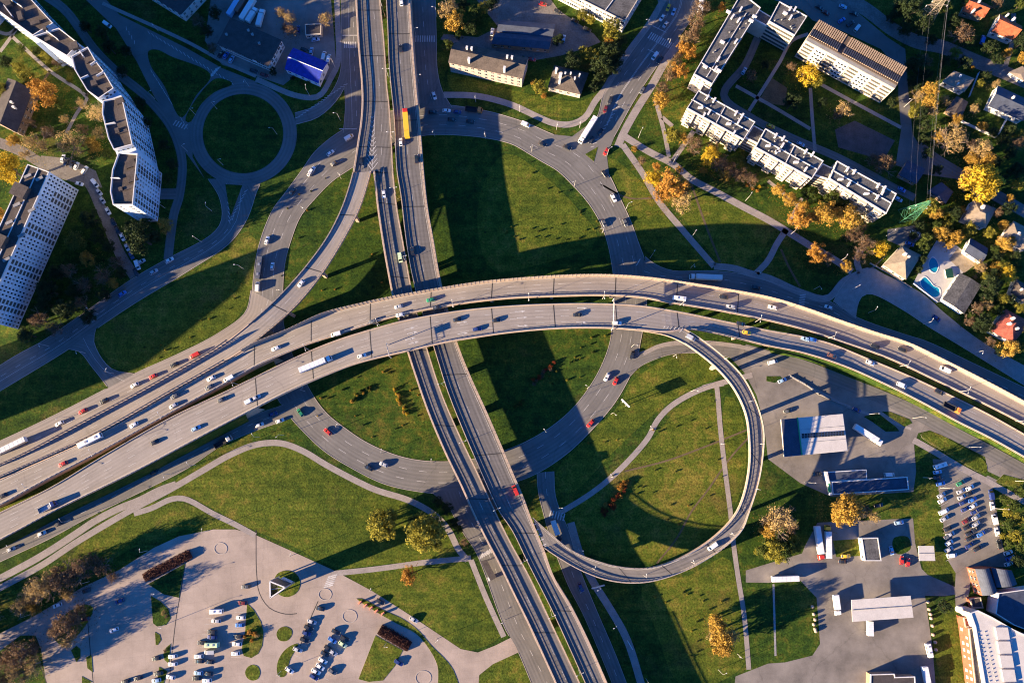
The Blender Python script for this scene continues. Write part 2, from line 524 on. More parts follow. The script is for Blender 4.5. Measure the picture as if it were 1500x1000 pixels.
# lighter lawns
lawn('245,728 260,700 330,668 385,655 430,657 470,682 520,708 570,728 620,745 655,772 670,808 560,826 490,830 430,800 372,776 312,745 272,726', z=0.02)
lawn('505,838 560,834 625,825 680,824 705,868 735,928 690,952 660,948 625,915 590,893 540,865', z=0.02)
lawn('160,758 220,735 262,735 310,752 350,772 260,778 200,800 130,840 60,880 0,915 0,880 80,835', z=0.02)
lawn('700,985 740,960 756,957 775,1010 690,1010', z=0.02)
lawn('140,485 200,450 290,395 340,360 372,345 375,370 368,425 352,460 318,488 262,515 205,545 175,540 150,515', z=0.021)
lawn('925,560 985,522 1035,518 1060,545 1010,570 960,605 900,660 840,720 820,720 815,690 860,640 905,595', z=0.02)
lawn('835,752 900,700 960,640 1000,590 1045,575 1060,690 1066,770 1010,810 930,822 860,808 838,780', z=0.02)
lawn('1063,580 1078,585 1092,640 1090,700 1076,740', z=0.02)
lawn('940,860 1010,842 1065,815 1078,850 1095,960 1070,990 1000,1005 960,920', z=0.02)
lawn('1330,770 1375,745 1385,780 1400,850 1360,850 1345,790', z=0.02)
lawn('1372,885 1400,880 1425,1000 1385,1005', z=0.02)
lawn('740,225 800,260 850,310 876,350 780,390 720,395 700,300', z=0.02)
lawn('890,230 935,262 985,330 1040,385 985,388 945,365 915,300', z=0.02)
lawn('930,230 1010,275 1130,335 1090,392 1060,388 1000,320', z=0.02)
lawn('658,100 700,118 762,135 850,148 880,135 868,160 840,172 800,170 750,152 690,138 660,130', z=0.02)

MARKS = MB()       # all painted road markings are one layer of paint on the ground
KERB = mat('kerb stone', (0.36, 0.31, 0.27), 0.9, 0.15, 1.0)

def road(name, L, R, z, m=ROAD, lines=(), n=0, closed=False, kerb=True, mb=None):
    st = Strip(L, R, z, n, closed)
    b = MB(); st.surf(b, 0)
    b.build(name, m, kind='structure')
    for ln in lines: st.line(mb or MARKS, **ln)
    STRIPS[name] = STRIPS.get(name, []) + [st]
    if m in (ROAD, DECKM, GRAVEL, SETTS): PAVED.append((st, [(q.x, q.y) for q in st.l] + [(q.x, q.y) for q in reversed(st.r)]))
    if kerb: KERBS.append(st)
    return st

def ribbon(name, centre, w, z, m, n=0, kerb=False, lines=()):
    """a path or lane from a centre line in pixels, width in pixels"""
    n = n or max(8, int(sum((Vector(a) - Vector(b)).length for a, b in zip(centre, centre[1:])) / 8))
    c = spline(centre, n)
    L, R = [], []
    for i in range(n):
        d = c[min(i + 1, n - 1)] - c[max(i - 1, 0)]
        nn = Vector((-d.y, d.x)).normalized() * w / 2
        L.append(c[i] + nn); R.append(c[i] - nn)
    return road(name, L, R, z, m, lines, n, kerb=kerb)

# --- the ring road
_ring = '''617,199;612,156 650,197;650,154 687,199;690,159 712,202;725,166 750,211;770,180 775,225;812,198 795,237;845,208 817,250;870,225
840,272;893,258 862,297;908,290 880,327;924,325 890,355;934,353 897,390;945,385 900,420;948,420 899,460;945,460 894,500;937,505 886,525;932,530
870,557;920,556 842,595;900,590 812,622;862,634 780,642;825,668 750,656;775,698 705,670;710,716 657,676;650,722 612,674;605,718 575,665;560,707
535,647;510,682 505,627;475,660 480,607;448,635 462,585;425,610 445,555;405,580 428,520;383,535 415,475;368,480 414,425;370,425 417,385;376,375
425,355;385,342 440,317;400,307 462,290;420,280 487,265;442,250 515,246;462,222 545,227;500,192 580,210;555,168'''.split()
_in = pts(' '.join(q.split(';')[0] for q in _ring)); _out = pts(' '.join(q.split(';')[1] for q in _ring))
RING = road('ring_road', _in, _out, 0.05, ROAD, [dict(t=0.34, dash=4, gap=6, w=0.16), dict(t=0.67, dash=4, gap=6, w=0.16)], n=230, closed=True)

# --- ground roads
road('avenue', pts('955,-20 967,15 947,47 905,105 885,135 875,172 855,196 838,204'), pts('1045,-20 1015,25 985,67 962,97 930,145 905,190 887,225 884,252'), 0.042, ROAD,
     [dict(t=0.5, w=0.2), dict(t=0.53, w=0.2), dict(t=0.25, dash=3, gap=5), dict(t=0.76, dash=3, gap=5)])
sheet('asphalt_apron', pts('868,178 905,188 889,228 893,262 874,240 842,214 800,196 838,200'), ROADF, 0.055)
slab('traffic_island', pts('857,226 876,215 870,237'), LAWN, KERB)
road('frontage_road', pts('600,-10 604,60 608,110 614,165'), pts('637,-10 639,62 640,100 647,132 662,158'), 0.034, ROAD, [dict(t=0.5, dash=3, gap=5)])
road('frontage_road', pts('500,-10 501,60 505,125 506,160 503,195'), pts('528,-10 530,60 531,125 534,185 540,225'), 0.034, ROAD, [dict(t=0.35, w=0.14), dict(t=0.6, dash=3, gap=5)])
road('frontage_road', pts('945,376 952,382 967,391 987,397 1045,397 1087,402 1125,412 1162,425 1212,440 1255,465 1325,490 1357,500 1425,532 1530,582'),
     pts('940,440 955,432 975,425 1000,424 1045,428 1087,440 1125,450 1162,462 1212,478 1255,495 1325,523 1357,535 1425,570 1530,620'), 0.06, ROAD, [dict(t=0.33, dash=3, gap=5)])
road('slip_road', pts('1221,442 1233,420 1250,402 1275,392 1295,402 1350,430 1385,460 1437,500 1530,552'),
     pts('1253,466 1256,447 1262,434 1272,430 1285,433 1325,455 1360,478 1400,502 1530,582'), 0.066, SETTS)
road('frontage_road', pts('368,425 360,457 320,488 262,518 200,546 162,566 100,598 45,625 -20,655'), pts('414,450 400,475 345,505 300,535 250,560 200,585 112,630 45,664 -20,697'), 0.06, DECKM, [dict(t=0.55, dash=3, gap=5)])
road('frontage_road', pts('-20,810 0,801 100,750 125,737 225,682 325,635 375,607 412,594 440,580'), pts('-20,832 0,822 75,787 130,757 212,717 275,685 325,652 375,630 412,617 425,612'), 0.056, ROAD, [dict(t=0.5, dash=3, gap=5)])
road('local_road', pts('-20,548 25,520 62,500 125,457 192,410 240,382 312,342 325,322 322,290 305,262'), pts('-20,584 0,572 50,542 100,511 140,482 200,442 275,397 337,355 362,320 376,280 385,262'), 0.05, ROAD, [dict(t=0.62, w=0.15), dict(t=0.45, dash=3, gap=5)])
road('local_road', pts('100,511 117,515 135,537 150,556 162,572'), pts('140,482 137,500 150,527 165,541 200,548'), 0.054, ROAD, [dict(t=0.55, w=0.14)])
# roundabout of the old town side
ca = [Vector((356 + 59 * math.cos(a), 196 + 58 * math.sin(a))) for a in [6.28319 * i / 40 for i in range(41)]]
cb = [Vector((356 + 79 * math.cos(a), 196 + 76 * math.sin(a))) for a in [6.28319 * i / 40 for i in range(41)]]
road('roundabout', ca, cb, 0.062, ROAD, kerb=False, n=80)
sheet('asphalt_apron', pts('115,-10 147,-10 175,22 272,70 325,100 378,121 330,135 300,150 283,180 282,230 300,262 262,210 250,180 225,140 200,90 170,42'), ROADF, 0.046)
slab('traffic_island', T((0, 0, '870,300 920,292 1000,330 1235,440 1150,560 1062,690 960,500 880,380')), GRASS, KERB, smooth=60)
slab('traffic_island', T((0, 0, '1262,462 1365,492 1260,540 1180,610 1110,720 1085,705')), GRASS, KERB, smooth=40)
slab('traffic_island', T((0, 1, '1320,80 1420,85 1352,270 1335,180')), GRASS, KERB)
road('roundabout_exit', pts('432,166 460,157 480,143 498,110 500,60'), pts('433,182 465,172 492,148 506,122 507,60'), 0.058, ROAD)
ribbon('service_lane', pts('60,-10 95,15 140,75 178,112 212,140 250,185 265,225 267,250 262,290 255,312 250,345 246,380'), 13, 0.03, ROAD)
ribbon('service_lane', pts('-10,206 32,222 62,240 90,252 125,262 150,310 175,370 197,405'), 15, 0.035, GRAVEL)
ribbon('service_lane', pts('235,284 258,284'), 16, 0.033, ROAD)
sheet('parking_bay', pts('60,228 100,232 140,250 150,275 125,272 90,262 62,250'), GRAVEL, 0.04)
# north yard and lanes
sheet('yard', pts('325,95 300,60 310,-10 484,-10 490,60 492,90 480,118 440,105 415,125'), YARD, 0.03)
ribbon('sidewalk', pts('375,116 437,141 467,141 485,114 495,92 495,40 493,-10'), 8, 0.06, PATHM)
ribbon('sidewalk', pts('150,5 275,62 330,92 375,112'), 5, 0.06, PATHM)
sheet('yard', pts('690,-10 800,-10 818,15 870,50 880,62 855,72 820,82 775,90 740,85 720,80 645,58 650,50 700,55 730,40'), GRAVEL, 0.03)
ribbon('sidewalk', pts('650,139 700,141 750,154 787,171 812,181 837,182 857,172 872,148 885,132 900,107 925,70 950,37 975,-5'), 9, 0.06, PATHM)
ribbon('sidewalk', pts('998,60 975,90 955,125 930,165 912,198 905,215'), 11, 0.06, PATHM)
for w, q in ((9, '912,212 940,252 965,295 1000,337 1046,390'), (10, '915,200 950,222 987,241 1012,262 1050,282 1087,302 1125,322 1150,337 1187,360 1225,382 1248,398'),
             (6, '960,147 972,190 980,230'), (6, '970,172 985,185'), (7, '985,236 1007,205 1016,192'), (9, '1152,336 1138,357 1125,382 1108,400'),
             (10, '1046,390 1075,393 1100,401 1125,407 1175,429 1212,437 1236,412 1260,400'), (5, '1175,290 1155,327'), (9, '1260,400 1255,380 1262,365'),
             (5, '1125,265 1150,285 1165,300')):
    ribbon('footpath', pts(q), w, 0.07, PATHM)
for w, q in ((3, '1010,262 1032,325 1055,384'), (3, '1144,365 1155,390 1172,420'), (2.6, '915,690 975,675 1025,657 1100,627'), (2.6, '1097,640 1070,670 1037,717 1012,750 992,787 962,825'),
             (2.4, '880,270 920,290 960,290')):
    ribbon('dirt_track', pts(q), w, 0.05, DIRT)
# block yards, top right
for w, q in ((5, '1078,126 1130,155 1187,189'), (5, '1143,90 1120,127 1097,163'), (5, '1187,129 1190,175 1194,221'), (5, '1203,124 1260,155 1320,187'), (5, '1143,90 1160,60 1184,50')):
    ribbon('footpath', pts(q), w, 0.05, PATHM)
sheet('playground', pts('1130,114 1153,129 1150,155 1111,150'), DIRT, 0.045)
sheet('sports_pitch', pts('1223,190 1252,177 1311,206 1294,235 1228,216'), mat('worn red pitch', (.085, .072, .070), .9, .3, .3), 0.03)
ribbon('service_lane', pts('1110,55 1092,95 1060,140 1100,172 1160,202 1230,232 1310,275 1340,290'), 11, 0.025, ROAD)
sheet('yard', pts('1105,-10 1200,-10 1240,5 1300,55 1326,72 1331,140 1337,197 1350,217 1375,232 1407,250 1400,262 1350,255 1312,242 1320,190 1316,140 1315,100 1290,72 1232,45 1190,30 1175,15'), ROADF, 0.03)
ribbon('gravel_street', pts('1215,-10 1262,10 1310,45 1345,62 1380,69 1425,88 1475,108 1515,125'), 20, 0.036, GRAVEL)
ribbon('service_lane', pts('1345,215 1375,237 1407,256 1457,285 1515,318'), 17, 0.04, ROAD)
ribbon('service_lane', pts('1485,20 1483,60 1472,100'), 7, 0.03, GRAVEL)
sheet('house_yard', pts('1300,336 1340,330 1352,345 1330,365 1300,352'), ROADF, 0.03)
sheet('pool_terrace', pts('1372,352 1402,360 1432,385 1407,402 1382,437 1372,444 1337,416 1360,372'), mat('pool terrace', (0.42, 0.40, 0.38), 0.8, 0.1, 0.5), 0.05)
sheet('sand', T((3, 1, '1060,520 1110,455 1230,540 1150,600')), mat('sand', (0.30, 0.24, 0.17), 0.95, 0.2, 0.6), 0.06)
sheet('forecourt', pts('1285,385 1300,372 1275,398 1262,402'), ROADF, 0.03)

# --- south east: forecourt, yards, car park
sheet('forecourt', pts('1046,506 1075,505 1125,514 1160,522 1237,551 1325,588 1425,640 1515,692 1515,722 1447,690 1443,668 1400,646 1362,630 1345,634 1339,652 1342,690 1338,720 1217,727 1172,707 1125,672 1119,620 1108,578 1090,545 1072,526'), YARD, 0.05)
road('slip_road', pts('928,520 944,514 965,509 1000,505 1050,503 1085,505'), pts('922,552 937,537 962,525 987,518 1030,517 1080,524'), 0.057, ROAD, n=30)
slab('traffic_island', T((3, 2, '895,545 940,528 1010,545 1100,595 1200,650 1270,700 1285,745 1265,772 1150,715 1010,630 900,560')), LAWN, KERB, smooth=50)
slab('traffic_island', T((3, 2, '560,440 640,415 750,500 770,525 690,528 610,470')), GRASS, KERB)
slab('traffic_island', T((3, 2, '665,410 720,412 830,455 845,478 800,500')), GRASS, KERB)
slab('traffic_island', T((3, 2, '-10,203 70,203 85,220 40,242 -10,232')), GRASS, KERB)
slab('traffic_island', T((3, 2, '1335,820 1380,778 1500,810 1500,860 1420,850')), LAWN, KERB)
ribbon('footpath', pts('1338,644 1370,662 1410,686 1447,705 1470,718 1515,742'), 9, 0.08, PATHM)
sheet('car_park', pts('1366,672 1390,673 1437,704 1447,696 1461,703 1454,716 1463,765 1470,803 1480,830 1448,830 1422,836 1421,862 1417,880 1400,895 1399,858 1400,839 1389,821 1381,760 1374,710'), YARD, 0.045)
sheet('yard', T((3, 3, '-130,340 0,300 200,240 215,200 290,60 850,35 862,180 900,330 935,365 1105,440 1130,475 1040,490 920,488 965,800 985,1050 -200,1050 -190,960 0,885 100,878 260,838 305,770 285,500 190,400 0,412 -130,410')), YARD, 0.035)
sheet('grass_lawn', T((3, 3, '380,165 530,155 545,255 400,262')), LAWN, 0.045)
sheet('grass_lawn', T((3, 3, '738,150 820,145 835,215 760,245 730,200')), GRASS, 0.045, smooth=30)
ribbon('footpath', pts('1060,561 1038,566 1006,580 980,597 962,617 950,640 925,670 892,702 862,725 818,752'), 8, 0.06, PATHM)
ribbon('footpath', pts('1102,549 1070,557 1030,568'), 8, 0.062, PATHM)
ribbon('footpath', pts('1049,560 1051,575 1055,625 1062,687 1070,750 1075,800 1082,850 1090,900 1097,980'), 7, 0.064, PATHM)
ribbon('footpath', pts('1133,855 1136,960'), 3, 0.05, CONCG)
# southern spurs
road('spur_road', pts('787,692 789,720 796,750 806,785 832,855 855,900 885,970 905,1020'), pts('811,690 813,725 821,750 832,775 848,830 872,890 900,955 925,1020'), 0.058, ROAD, [dict(t=0.5, dash=3, gap=5)])
ribbon('sidewalk', pts('836,765 850,812 868,850 893,890 918,935 942,1010'), 11, 0.065, PATHM)
road('spur_road', pts('650,720 660,745 680,782 697,807 740,920 755,945 785,1015'), pts('690,718 700,745 715,782 735,822 770,905 790,950 830,1015'), 0.055, ROAD, [dict(t=0.55, dash=3, gap=5)])
sheet('asphalt_apron', pts('625,716 715,714 725,730 735,822 700,807 668,755 650,735'), ROADF, 0.048)
# pedestrian paths and the big plaza, south west
ribbon('footpath', pts('-10,866 60,828 110,795 160,765 195,745 250,716 295,690 337,666 375,651 412,649 445,661 475,679 512,699 550,717 600,733 637,754 657,776 672,805 685,820'), 9, 0.06, PATHM)
ribbon('cycle_path', pts('-10,852 60,814 110,782 140,762 175,744 205,732 235,717 258,709'), 10, 0.055, PATHM)
ribbon('footpath', pts('196,752 222,744 250,731 270,730 312,752 345,768 374,784'), 8, 0.062, PATHM)
ribbon('footpath', pts('484,840 550,833 625,823 690,817'), 8, 0.064, PATHM)
ribbon('footpath', pts('690,820 712,875 738,932'), 8, 0.066, PATHM)
sheet('plaza', pts('-10,932 50,902 120,860 175,834 225,802 262,785 312,775 345,775 372,782 430,808 487,834 545,865 600,900 645,930 675,950 700,955 725,945 765,925 770,950 722,972 702,988 700,1015 -10,1015'), PLAZA, 0.05)
def island(q, smooth=40, m=None):
    slab('grass_island', pts(q), m or LAWN, KERB, 0.16, smooth)
island('550,930 590,952 578,975 561,996 540,998 525,994', 0)
island('522,876 530,876 560,892 590,906 612,922 632,945 655,968 666,985 672,1015 645,1015 641,975 630,952 610,928 580,912 550,895', 60)
island('420,835 434,840 440,854 434,868 420,874 406,868 401,854 406,840')
island('418,917 427,922 427,930 420,938 409,937 405,928 409,920')
island('437,942 425,965 417,990 408,990 406,972 414,955 426,945', 36)
island('271,825 262,875 240,870 217,855', 0, GRASS)
island('221,872 235,880 247,892 250,905 243,915 230,917 224,912', 0, GRASS)
island('227,925 234,929 236,937 231,944 228,944', 0)
island('250,942 243,948 239,958 241,966 247,971', 0)
island('233,976 245,982 240,1000 230,1000', 0)
island('362,883 372,893 382,910 386,925 384,945 378,957 368,963 357,960 354,950 359,925', 0)
island('370,973 378,976 381,985 377,994 369,996 362,992 359,984 363,976')
island('75,925 95,900 125,885 136,889 135,898 118,925 92,945')
island('104,952 112,945 118,950 118,962 112,969', 0); island('126,962 134,958 136,984 128,978', 0); island('120,990 135,998 120,1005', 0)
sheet('grass_lawn', pts('-10,960 30,930 52,930 60,950 70,1015 -10,1015'), GRASS, 0.055)
for cx, cy, r in ((323, 803, 10), (176, 867, 8), (512, 902, 11), (476, 870, 10), (620, 992, 12)):
    ring = [Vector((cx + r * math.cos(a), cy + r * 0.9 * math.sin(a))) for a in [6.28319 * i / 24 for i in range(25)]]
    rin = [Vector((cx + (r - 1.3) * math.cos(a), cy + (r - 1.3) * 0.9 * math.sin(a))) for a in [6.28319 * i / 24 for i in range(25)]]
    st = Strip(rin, ring, 0.15, 32); b = MB(); st.surf(b); 
    for i in range(31): b.face([(st.l[i].x, st.l[i].y, 0), (st.l[i + 1].x, st.l[i + 1].y, 0), st.l[i + 1], st.l[i]]); b.face([(st.r[i].x, st.r[i].y, 0), (st.r[i + 1].x, st.r[i + 1].y, 0), st.r[i + 1], st.r[i]])
    b.build('kerb_ring', KERB, kind='structure')

for w, q in ((5, '25,41 12,60 0,76'), (5, '-5,46 12,50 25,41'), (5, '17,53 73,104 126,141 127,147 115,162 97,195'), (4, '126,141 135,128'), (4, '73,104 60,125')):
    ribbon('footpath', pts(q), w, 0.05, DIRT if w == 4 else PATHM)
DRAIN = mat('drain iron', (0.05, 0.045, 0.045), 0.9, 0.2, 1)
for q in ('271,826 266,860 258,905 247,1005', '128,903 132,950 137,1005', '375,776 376,840 380,868 395,890 420,899 435,898', '466,880 455,905 440,945', '48,945 60,975 70,1005'):
    ribbon('drain_channel', pts(q), 1.3, 0.056, DRAIN)
ribbon('frontage_road', pts('1090,513 1130,524 1180,538 1237,560 1300,585 1345,606 1400,636 1450,662 1515,698'), 19, 0.054, ROAD)
ribbon('sidewalk', pts('942,518 965,507 990,502 1020,501 1075,506 1130,519'), 6, 0.07, PATHM)
ribbon('sidewalk', pts('1155,549 1200,574 1245,596 1290,612 1335,628'), 4, 0.075, PATHM)
# --- painted markings on the ground
def quad_px(c, along, w, l, z, mb=MARKS):
    """a painted bar centred on pixel c, lying along direction 'along' (degrees), w across and l along in metres"""
    o = P(c[0], c[1], z); a = math.radians(along)
    d, n = Vector((math.cos(a), math.sin(a), 0)) * l / 2, Vector((-math.sin(a), math.cos(a), 0)) * w / 2
    mb.face([o - d - n, o + d - n, o + d + n, o - d + n])
def zebra(a, b, n, along, l=4.0, w=0.55, z=0.075):
    for i in range(n):
        t = i / (n - 1)
        quad_px((a[0] + (b[0] - a[0]) * t, a[1] + (b[1] - a[1]) * t), along, w, l, z)
zebra((952, 52), (984, 68), 12, 57)
zebra((505, 66), (521, 66), 7, 90, 3.5); zebra((609, 57), (636, 57), 9, 90, 3.5); zebra((705, 814), (725, 803), 7, 60, 3.5)
zebra((487, 843), (481, 858), 6, 15, 4.5); zebra((309, 112), (319, 100), 6, 27, 3); zebra((1176, 432), (1174, 446), 5, 10, 3); zebra((806, 752), (826, 757), 6, 75, 3.5)
zebra((256, 180), (272, 186), 5, 60, 3); 
for a, b, n, al in (((218, 48), (340, 122), 22, -55), ((222, 105), (273, 186), 15, -60), ((185, 42), (197, 62), 4, -80), ((506, 124), (436, 172), 16, 15), ((333, 272), (336, 325), 9, -60), ((360, 280), (338, 322), 9, 40)):
    zebra(a, b, n, al, 2.2, 0.25)
zebra((905, 157), (868, 215), 12, 20, 2.0, 0.3)
BAYS = MB()
def bays(a, b, n, along, l=4.8):
    for i in range(n):
        t = i / (n - 1); quad_px((a[0] + (b[0] - a[0]) * t, a[1] + (b[1] - a[1]) * t), along, 0.14, l, 0.062, BAYS)
bays((1377, 690), (1392, 818), 17, 26); bays((1408, 702), (1421, 805), 14, 28); bays((1421, 708), (1434, 800), 13, 28)
bays((312, 888), (291, 998), 14, 2); bays((303, 928), (305, 1000), 9, 2); bays((353, 880), (346, 962), 11, 2); bays((253, 952), (249, 998), 6, 2)
bays((470, 895), (434, 960), 9, -20); bays((495, 922), (458, 995), 11, -29); bays((507, 930), (475, 992), 10, -29)
BAYS.build('parking_bay_lines', mat('worn bay paint', (.42, .38, .34), .9, .35, .7), kind='structure')
for c, al, l in (((966, 43), -28, 8), ((512, 52), 0, 8), ((958, 77), -28, 7), ((935, 384), 60, 4), ((510, 189), 0, 9)):
    quad_px(c, al, 0.4, l, 0.078)
def inside(x, y, poly):
    c, j = False, len(poly) - 1
    for i in range(len(poly)):
        xi, yi = poly[i]; xj, yj = poly[j]
        if (yi > y) != (yj > y) and x < (xj - xi) * (y - yi) / (yj - yi) + xi: c = not c
        j = i
    return c
PAVED = [(s_, p_, (min(q[0] for q in p_), max(q[0] for q in p_), min(q[1] for q in p_), max(q[1] for q in p_))) for s_, p_ in PAVED]
kb = MB()
for st in KERBS:
    for side in (0, 1):
        A, B = st.offset(side, -0.26), st.offset(side, 0.0)
        for i in range(st.n - 1):
            mx, my = (A[i].x + A[i + 1].x) / 2, (A[i].y + A[i + 1].y) / 2
            if any(s_ is not st and bb[0] < mx < bb[1] and bb[2] < my < bb[3] and inside(mx, my, p_) for s_, p_, bb in PAVED): continue
            kb.prism([(A[i].x, A[i].y), (B[i].x, B[i].y), (B[i + 1].x, B[i + 1].y), (A[i + 1].x, A[i + 1].y)], 0, 0.13, 0)
kb.build('kerb', KERB, kind='structure')
MARKS.build('road_markings', PAINT, kind='structure')
# ------------------------------------------------------------------ flyovers
def piece(tbl):
    def f(v):
        for (a, za), (b, zb) in zip(tbl, tbl[1:]):
            if v <= b:
                t = min(max((v - a) / (b - a), 0), 1); t = t * t * (3 - 2 * t) if len(tbl) < 3 else t
                return za + (zb - za) * t
        return tbl[-1][1]
    return f
_zew = piece([(-80, 9.5), (300, 12.0), (600, 14.6), (850, 15.2), (980, 14.2), (1120, 10.2), (1250, 6.6), (1400, 4.4), (1580, 3.2)])
ZNS = 9.3
def z_ew(x, y): return _zew(x)
def z_ns(x, y): return ZNS
_zr = piece([(240, ZNS), (300, 9.8), (480, 12.6)])
def z_ramp(x, y):
    t = min(max((x - 340) / 80, 0), 1)
    return z_ew(x, y) * (1 - t) + _zr(y) * t

def rail_path(mb, path, style, rng=random.Random(4)):
    """a barrier along a 3D path (base line)"""
    L = [0.0]
    for a, b in zip(path, path[1:]): L.append(L[-1] + (b - a).length)
    def seg(h0, h1, th, m):
        for a, b in zip(path, path[1:]):
            d = (b - a).copy(); d.z = 0
            if d.length < 1e-4: continue
            n = Vector((-d.y, d.x, 0)).normalized() * th / 2
            q = [a - n, b - n, b + n, a + n]
            z0, z1 = [p.z + h0 for p in q], [p.z + h1 for p in q]
            lo = [(p.x, p.y, z) for p, z in zip(q, z0)]; hi = [(p.x, p.y, z) for p, z in zip(q, z1)]
            mb.face([hi[0], hi[1], hi[2], hi[3]], m); mb.face([lo[0], lo[1], hi[1], hi[0]], m); mb.face([lo[2], lo[3], hi[3], hi[2]], m); mb.face([lo[3], lo[2], lo[1], lo[0]], m)
    def posts(step, w, h0, h1, m):
        j = 0; d = step / 2
        while d < L[-1]:
            while L[j + 1] < d: j += 1
            a, b = path[j], path[j + 1]; t = (d - L[j]) / max(L[j + 1] - L[j], 1e-6)
            q = a.lerp(b, t); ang = math.atan2(b.y - a.y, b.x - a.x)
            mb.box((q.x, q.y, q.z + h0), w, w, h1 - h0, ang, m)
            d += step
    if style == 'rail':          # open railing with a deep top beam
        posts(2.0, 0.14, 0, 1.5, 0); seg(1.08, 1.5, 0.12, 0); seg(0.55, 0.68, 0.06, 0); seg(0.22, 0.3, 0.06, 0)
    elif style == 'guard':       # steel crash barrier
        posts(2.5, 0.12, 0, 0.75, 0); seg(0.45, 0.78, 0.10, 0)
    elif style == 'guard2':      # double crash barrier with a hand rail
        posts(2.5, 0.12, 0, 1.2, 0); seg(0.42, 0.7, 0.10, 0); seg(1.05, 1.2, 0.1, 0)
    elif style == 'noise':       # noise barrier of panels between posts
        posts(2.0, 0.34, 0, 5.0, 1); seg(0.1, 4.85, 0.14, 0)
    elif style == 'fence':       # screen: open posts below, solid panel above
        posts(2.4, 0.3, 0, 4.0, 1); seg(1.9, 4.0, 0.12, 0)

def deck(name, label, cat, L, R, z, m, lw, rw, lrail, rrail, piers=(), lines=(), n=0, thick=1.3, solid=None, kb=(0.45, 0.45), zs=0.0, group=None):
    """elevated carriageway: concrete slab, asphalt, kerbs and walkways lw/rw metres wide, barriers, piers"""
    st = Strip(L, R, z, n)
    mid = (st.l[st.n // 2] + st.r[st.n // 2]) / 2
    root = empty(name, (mid.x, mid.y, 0), label, cat, group)
    # slab
    b = MB()
    for i in range(st.n - 1):
        a0, a1, b0, b1 = st.l[i], st.l[i + 1], st.r[i], st.r[i + 1]
        sol = solid and (solid(st.cpx[i].x, st.cpx[i].y))
        def dn(v): return Vector((v.x, v.y, -0.1 if sol else v.z - thick))
        def up(v): return Vector((v.x, v.y, v.z - 0.02))
        q = [up(a0), up(b0), up(b1), up(a1)]
        b.face(q if (q[1] - q[0]).cross(q[3] - q[0]).z > 0 else q[::-1])
        b.face([dn(a0), dn(a1), up(a1), up(a0)]); b.face([dn(b1), dn(b0), up(b0), up(b1)]); b.face([dn(a1), dn(a0), dn(b0), dn(b1)])
    b.build('slab', CONC, root)
    b = MB(); st.surf(b, 0.01 + zs, lw, rw); b.build('carriageway', m, root)
    # kerbs / walkways standing above the asphalt
    for side, w, kh in ((0, lw, kb[0]), (1, rw, kb[1])):
        if w <= 0: continue
        A, B = st.offset(side, 0.0), st.offset(side, w)
        b = MB()
        for i in range(st.n - 1):
            q = [A[i], B[i], B[i + 1], A[i + 1]]
            up = [Vector((v.x, v.y, v.z + kh)) for v in q]
            lo = [Vector((v.x, v.y, v.z - 0.1)) for v in q]
            o = up if (up[1] - up[0]).cross(up[3] - up[0]).z > 0 else up[::-1]
            b.face(o); b.face([lo[0], lo[3], up[3], up[0]]); b.face([lo[2], lo[1], up[1], up[2]])
        b.build('parapet', CONC, root)
    for side, styles in ((0, lrail), (1, rrail)):
        for stl, off, k0, k1 in styles:
            path = st.offset(side, off, 0.1)[int(k0 * st.n):max(int(k1 * st.n), 2)]
            b = MB(); rail_path(b, path, stl)
            b.build({'rail': 'railing', 'guard': 'guardrail', 'guard2': 'guardrail', 'noise': 'noise_barrier', 'fence': 'screen_fence'}[stl], [STEEL if stl in ('rail', 'guard', 'guard2') else PANEL, CONC], root)
    for ln in lines: st.line(DMARK, **dict(dict(dz=0.03 + zs, w=0.13), **ln))
    for k in piers:
        i = min(max(int(k * (st.n - 1)), 1), st.n - 2); b = MB(); w_ = (st.l[i + 1] - st.l[i]).length
        for e in ((0.0, .45 / max(w_, .5)),):
            b.face([st.at(0.03, i + e[0], .035 + zs), st.at(.97, i + e[0], .035 + zs), st.at(.97, i + e[1], .035 + zs), st.at(.03, i + e[1], .035 + zs)])
        b.build('expansion_joint', JOINT, root)
    # piers: two columns and a cross head
    for k in piers:
        i = int(k * (st.n - 1)); a, c = st.l[i], st.r[i]
        d = (c - a); w = d.length; ang = math.atan2(d.y, d.x)
        b = MB(); zt = min(a.z, c.z) - thick
        for t in ((0.28, 0.72) if name != 'ramp_deck' or w > 16 else (0.86,)):
            q = a.lerp(c, t); b.box((q.x, q.y, 0), 1.5, 1.5, zt - 1.0, ang)
        q = a.lerp(c, 0.5 if name != 'ramp_deck' or w > 16 else 0.78); b.box((q.x, q.y, zt - 1.05), w * (0.7 if name != 'ramp_deck' or w > 16 else 0.34), 1.8, 1.0, ang)
        b.build('pier', CONC, root)
    STRIPS.setdefault(name + '|' + label, []).append(st)
    return st, root

JOINT = mat('joint rubber', (0.035, 0.033, 0.033), .8, .2, 1)
D = {}
DMARK = MB()
_nw = T((1, 0, '580,-40 590,100 605,350 620,600 600,830 580,950'))
